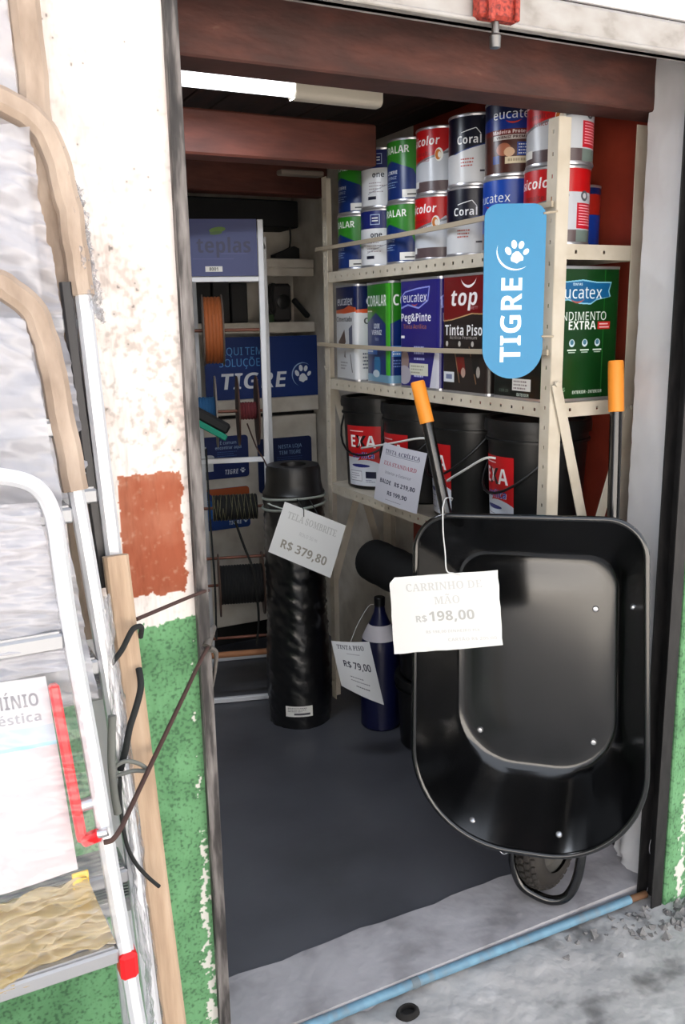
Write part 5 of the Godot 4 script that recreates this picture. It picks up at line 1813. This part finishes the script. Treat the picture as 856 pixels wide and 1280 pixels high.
func ladders():
	var xc := -0.17
	var st0: SurfaceTool
	var d := ladder("wrapped aluminium ladder nearest the pier, only its paper-wrapped rail showing at the top", [Vector3(xc, 2.24, 0.075), Vector3(0.12, 2.24, 0.075), Vector3(0.18, 2.21, 0.075), Vector3(0.218, 2.12, 0.078), Vector3(0.224, 1.9, 0.085), Vector3(0.232, 1.4, 0.115), Vector3(0.245, -0.04, 0.20)], xc, 0.034, 0.026, [], [[0.15, 0.9, 1.2, 1.3, "kraft"]], M.alu)
	d.set_meta("group", "plastic wrapped ladders against the left pier")
	film(d, [Vector3(-0.55, 2.22, 0.075), Vector3(0.198, 2.22, 0.075), Vector3(0.205, 1.4, 0.12), Vector3(-0.55, 1.4, 0.12)], 0.014, 3, M.film)
	var c := ladder("wrapped aluminium ladder with paper at the top of its rail, second from the pier", [Vector3(xc, 1.815, 0.125), Vector3(0.11, 1.813, 0.125), Vector3(0.19, 1.797, 0.125), Vector3(0.228, 1.768, 0.127), Vector3(0.243, 1.720, 0.130), Vector3(0.252, 1.66, 0.134), Vector3(0.260, 1.54, 0.142), Vector3(0.262, 1.355, 0.168), Vector3(0.265, 1.16, 0.195), Vector3(0.275, 0.70, 0.235), Vector3(0.29, -0.03, 0.31)], xc, 0.024, 0.03, [[1.50, 0.05], [1.25, 0.05], [0.95, 0.05], [0.6, 0.05], [0.3, 0.05]], [[0.05, 0.60, 1.42, 1.3, "kraft"]], M.alu)
	c.set_meta("group", "plastic wrapped ladders against the left pier")
	film(c, [Vector3(-0.55, 1.80, 0.135), Vector3(0.205, 1.765, 0.135), Vector3(0.245, 1.25, 0.185), Vector3(-0.55, 1.25, 0.185)], 0.030, 4, M.film)
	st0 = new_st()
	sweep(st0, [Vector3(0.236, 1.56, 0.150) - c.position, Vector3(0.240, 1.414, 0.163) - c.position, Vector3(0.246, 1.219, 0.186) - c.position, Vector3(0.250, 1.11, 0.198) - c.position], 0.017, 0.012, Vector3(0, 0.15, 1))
	obj("dark_strip", st0, mat(Color(0.17, 0.16, 0.165), 0.4), c, "dark strip beside the rail")  # plain dark strip set in the gap between two ladder rails
	film(c, [Vector3(0.240, 1.75, 0.140), Vector3(0.272, 1.69, 0.115), Vector3(0.290, 1.50, 0.13), Vector3(0.262, 1.52, 0.160)], 0.012, 14, M.film_thin)
	# long timber beside the ladders
	var st := new_st()
	sweep(st, [Vector3(0.262, 1.165, 0.228), Vector3(0.265, 0.964, 0.258), Vector3(0.270, 0.669, 0.30), Vector3(0.276, 0.442, 0.33), Vector3(0.288, -0.04, 0.385)], 0.036, 0.022, Vector3(0, 0.1, 1), 0.004)
	var tb := solo("timber", st, M.wood, "pale planed timber leaning on the pier beside the wrapped ladders", "timber")
	var b := ladder("wrapped aluminium ladder whose rail is half brown paper, half bare white", [Vector3(xc, 1.565, 0.225), Vector3(0.10, 1.560, 0.225), Vector3(0.155, 1.542, 0.225), Vector3(0.185, 1.500, 0.228), Vector3(0.198, 1.40, 0.238), Vector3(0.211, 1.25, 0.254), Vector3(0.222, 1.08, 0.272), Vector3(0.232, 0.90, 0.29), Vector3(0.245, 0.4, 0.345), Vector3(0.255, -0.03, 0.39)], xc, 0.021, 0.026, [[1.36, 0.07], [1.24, 0.07], [1.02, 0.07], [0.7, 0.07]], [[0.05, 0.545, 1.6, 1.4, "kraft"]], M.alu)
	b.set_meta("group", "plastic wrapped ladders against the left pier")
	film(b, [Vector3(-0.55, 1.54, 0.240), Vector3(0.165, 1.51, 0.242), Vector3(0.208, 0.98, 0.30), Vector3(-0.55, 0.98, 0.30)], 0.022, 5, M.film)
	film(b, [Vector3(0.222, 1.10, 0.285), Vector3(0.240, 1.12, 0.262), Vector3(0.262, 0.20, 0.352), Vector3(0.240, 0.20, 0.39)], 0.010, 15, M.film_thin)
	var a := ladder("front stepladder with a bare white hoop, its label board under crumpled plastic", [Vector3(xc, 1.320, 0.345), Vector3(0.06, 1.319, 0.345), Vector3(0.112, 1.315, 0.346), Vector3(0.146, 1.298, 0.348), Vector3(0.161, 1.262, 0.352), Vector3(0.164, 1.20, 0.360), Vector3(0.167, 1.115, 0.372), Vector3(0.178, 0.935, 0.398), Vector3(0.185, 0.795, 0.417), Vector3(0.194, 0.654, 0.435), Vector3(0.204, 0.50, 0.45), Vector3(0.245, -0.03, 0.51)], xc, 0.0205, 0.026, [[0.668, 0.085], [0.36, 0.09], [1.10, 0.05]], [], M.alu)
	a.set_meta("group", "plastic wrapped ladders against the left pier")
	var o := a.position
	# its label board, red edge and hinge
	var p := Pic.new(420, 420, Color(0.80, 0.81, 0.83))
	p.rect(0, 0, 420, 98, Color(0.80, 0.81, 0.83))
	p.text("ALUMÍNIO", 328, 44, 27, Color(0.50, 0.50, 0.53), BOLD, 146)
	p.text("doméstica", 328, 78, 20, Color(0.60, 0.60, 0.63), BOLD, 146)
	p.rect(0, 134, 420, 8, Color(0.60, 0.80, 0.88))
	p.rect(0, 142, 420, 278, Color(0.80, 0.77, 0.785))
	p.rect(0, 98, 420, 36, Color(0.70, 0.77, 0.83))
	st = new_st()
	sheet(st, [Vector3(-0.14, 1.062, 0.365) - o, Vector3(0.132, 1.052, 0.365) - o, Vector3(0.146, 0.785, 0.402) - o, Vector3(-0.14, 0.778, 0.402) - o], 10, 10, func(u: float, v: float) -> float: return 0.004 * sin(u * 7.0 + v * 3.0), 0.003)
	obj("label_board", st, printed(p.tex(), 0.5), a)
	st = new_st()
	bar(st, Vector3(0.139, 1.045, 0.380) - o, Vector3(0.153, 0.832, 0.412) - o, 0.013, 0.018, Vector3(0, 0, 1), 0.003)
	bar(st, Vector3(0.152, 0.832, 0.414) - o, Vector3(0.176, 0.842, 0.424) - o, 0.016, 0.016, Vector3(0, 0, 1), 0.004)
	obj("hinge_arm", st, M.red_plastic, a, "red plastic hinge arm")
	st = new_st()
	tube(st, [Vector3(0.152, 0.876, 0.402) - o, Vector3(0.178, 0.880, 0.404) - o], 0.009, 12)
	tube(st, [Vector3(0.172, 0.842, 0.424) - o, Vector3(0.184, 0.845, 0.428) - o], 0.006, 10)
	obj("hinge_pin", st, M.bolt, a)
	st = new_st()
	box(st, Vector3(0.194, 0.650, 0.436) - o, Vector3(0.024, 0.040, 0.034), 0.005)
	obj("step_cap", st, M.red_plastic, a, "red plastic step cap")
	st = new_st()
	box(st, Vector3(0.148, 0.745, 0.40) - o, Vector3(0.022, 0.07, 0.004), 0.001)
	obj("sticker", st, mat(Color(0.93, 0.78, 0.25), 0.6), a, "yellow sticker")
	film(a, [Vector3(-0.55, 1.09, 0.392), Vector3(0.165, 1.07, 0.392), Vector3(0.186, 0.69, 0.445), Vector3(-0.55, 0.69, 0.445)], 0.010, 6, M.film_clear, 12.0)
	film(a, [Vector3(-0.55, 1.305, 0.345), Vector3(0.145, 1.28, 0.348), Vector3(0.163, 1.06, 0.375), Vector3(-0.55, 1.06, 0.375)], 0.012, 16, M.film, 14.0)
	film(a, [Vector3(-0.55, 0.785, 0.425), Vector3(0.155, 0.775, 0.405), Vector3(0.185, 0.665, 0.425), Vector3(-0.55, 0.655, 0.445)], 0.022, 7, M.film_amber, 16.0)

func cords():
	var c := func(called: String, pts: Array, r: float, m: Material, label: String, cat := "cord"):
		var st := new_st()
		tube(st, spline(pts, 8), r, 7)
		return solo(called, st, m, label, cat, "cords tying the ladders")
	c.call("tie_cord", [Vector3(0.175, 0.842, 0.446), Vector3(0.186, 0.844, 0.448), Vector3(0.200, 0.848, 0.434), Vector3(0.215, 0.8525, 0.411), Vector3(0.28, 0.872, 0.310), Vector3(0.36, 0.896, 0.187), Vector3(0.42, 0.915, 0.095), Vector3(0.450, 0.926, 0.055)], 0.0036, M.twine_brown, "long brown cord running from the stepladder's red hinge up to the guide rail")
	c.call("tie_cord", [Vector3(0.283, 1.067, 0.245), Vector3(0.33, 1.057, 0.19), Vector3(0.40, 1.042, 0.108), Vector3(0.447, 1.032, 0.055), Vector3(0.462, 1.028, 0.04)], 0.0032, M.twine_brown, "short brown cord across the green and white paint edge, above the long one")
	c.call("tie_cord", [Vector3(0.226, 1.000, 0.285), Vector3(0.231, 1.017, 0.285), Vector3(0.249, 1.038, 0.286), Vector3(0.268, 1.064, 0.28), Vector3(0.285, 1.06, 0.262), Vector3(0.286, 1.04, 0.250)], 0.0042, M.twine_dark, "dark cord round the timber just below its top")
	c.call("tie_cord", [Vector3(0.229, 0.866, 0.312), Vector3(0.239, 0.897, 0.312), Vector3(0.248, 0.927, 0.308), Vector3(0.260, 0.952, 0.302), Vector3(0.272, 0.978, 0.29), Vector3(0.275, 1.0, 0.272)], 0.005, M.twine_dark, "thick dark twisted cord rising across the timber's middle")
	c.call("tie_cord", [Vector3(0.213, 0.878, 0.328), Vector3(0.232, 0.886, 0.327), Vector3(0.253, 0.877, 0.326), Vector3(0.265, 0.862, 0.325), Vector3(0.242, 0.869, 0.328), Vector3(0.212, 0.868, 0.332)], 0.0032, M.twine_grey, "grey knotted loop round the timber's middle")
	c.call("tie_cord", [Vector3(0.223, 0.868, 0.336), Vector3(0.220, 0.827, 0.338), Vector3(0.224, 0.766, 0.336), Vector3(0.235, 0.728, 0.335), Vector3(0.252, 0.698, 0.335), Vector3(0.268, 0.676, 0.335)], 0.003, M.twine_dark, "loose dark cord end hanging below the knot over the timber")
	c.call("tie_cord", [Vector3(0.221, 0.959, 0.325), Vector3(0.214, 0.903, 0.332), Vector3(0.213, 0.856, 0.336), Vector3(0.215, 0.815, 0.34)], 0.006, M.twine_grey, "grey cord bundled down between the ladders and the timber")
	var st := new_st()
	tube(st, spline([Vector3(0.448, 0.928, 0.054), Vector3(0.466, 0.945, 0.03), Vector3(0.480, 0.940, 0.0), Vector3(0.478, 0.905, -0.02), Vector3(0.466, 0.872, -0.01), Vector3(0.462, 0.855, 0.02)], 8), 0.008, 8, false, 0.003)
	tube(st, spline([Vector3(0.452, 0.926, 0.056), Vector3(0.466, 0.912, 0.05), Vector3(0.466, 0.882, 0.045), Vector3(0.460, 0.842, 0.04)], 8), 0.006, 8, false, 0.002)
	solo("plastic_strip", st, mat(Color(0.34, 0.32, 0.30), 0.5), "grey plastic strip knotted round the guide rail with loose ends", "strip")
	# blue pipe at the foot of the threshold
	var t := thing("pipe", "sky blue plastic pipe lying along the foot of the threshold", "pipe", Vector3(0.60, -0.013, -0.002))
	st = new_st()
	tube(st, [Vector3(-0.12, 0.0, 0.0), Vector3(0.32, 0.001, 0.0)], 0.0115, 14)
	obj("pipe_length", st, M.pvc, t)
	st = new_st()
	tube(st, [Vector3(0.325, 0.001, 0.0), Vector3(0.98, 0.0, 0.012)], 0.0115, 14)
	obj("pipe_length", st, M.pvc, t)
	st = new_st()
	tube(st, [Vector3(0.312, 0.001, 0.0), Vector3(0.332, 0.001, 0.0)], 0.0128, 14)
	obj("joint", st, mat(Color(0.42, 0.47, 0.50), 0.6), t)
	st = new_st()
	tube(st, [Vector3(0.975, 0.0, 0.012), Vector3(1.035, 0.0, 0.015)], 0.0095, 12)
	obj("pipe_end", st, M.brown_pvc, t, "brown pipe end")
	# rubble along the right end
	st = new_st()
	var rng := RandomNumberGenerator.new()
	rng.seed = 71
	for k in 240:
		var x := rng.randf_range(1.15, 1.74)
		var f := clampf((x - 1.15) / 0.5, 0.05, 1.0)
		if rng.randf() > f * f:
			continue
		var z := 0.025 + absf(rng.randfn(0.0, 0.05)) + (0.04 if x > 1.62 else 0.0)
		var s := rng.randf_range(0.004, 0.018) * (0.6 + 0.6 * f)
		var bs := Basis(Vector3(rng.randf_range(-1, 1), rng.randf_range(-1, 1), rng.randf_range(-1, 1)).normalized(), rng.randf_range(0, 3))
		var vs := []
		for i in 6:
			var dir: Vector3 = [Vector3(1, 0, 0), Vector3(-1, 0, 0), Vector3(0, 1, 0), Vector3(0, -1, 0), Vector3(0, 0, 1), Vector3(0, 0, -1)][i]
			vs.append(Vector3(x, -0.040 + s * 0.3, z) + bs * (dir * s * rng.randf_range(0.6, 1.15)))
		for fc in [[0, 2, 4], [0, 4, 3], [0, 3, 5], [0, 5, 2], [1, 2, 4], [1, 4, 3], [1, 3, 5], [1, 5, 2]]:
			face(st, [vs[fc[0]], vs[fc[1]], vs[fc[2]]], Vector3(x, -0.040 + s * 0.3, z))
	solo("rubble", st, M.rubble, "crumbs of broken concrete along the foot of the right jamb", "rubble", "", "stuff")
	# drain mouth in the pavement
	st = new_st()
	lathe(st, [Vector2(0.013, -0.040), Vector2(0.013, -0.022), Vector2(0.017, -0.020), Vector2(0.021, -0.026), Vector2(0.024, -0.045)], 18, Transform3D(Basis(Vector3(1.3, 0, 0), Vector3(0, 1, 0), Vector3(0, 0, 1)), Vector3(0.872, 0, 0.050)))
	lathe(st, [Vector2(0.0, -0.033), Vector2(0.013, -0.0325)], 18, Transform3D(Basis(Vector3(1.3, 0, 0), Vector3(0, 1, 0), Vector3(0, 0, 1)), Vector3(0.872, 0, 0.050)))
	solo("drain_mouth", st, mat(Color(0.10, 0.09, 0.085), 0.9), "small dark drain hole in the pavement beside the blue pipe", "drain")
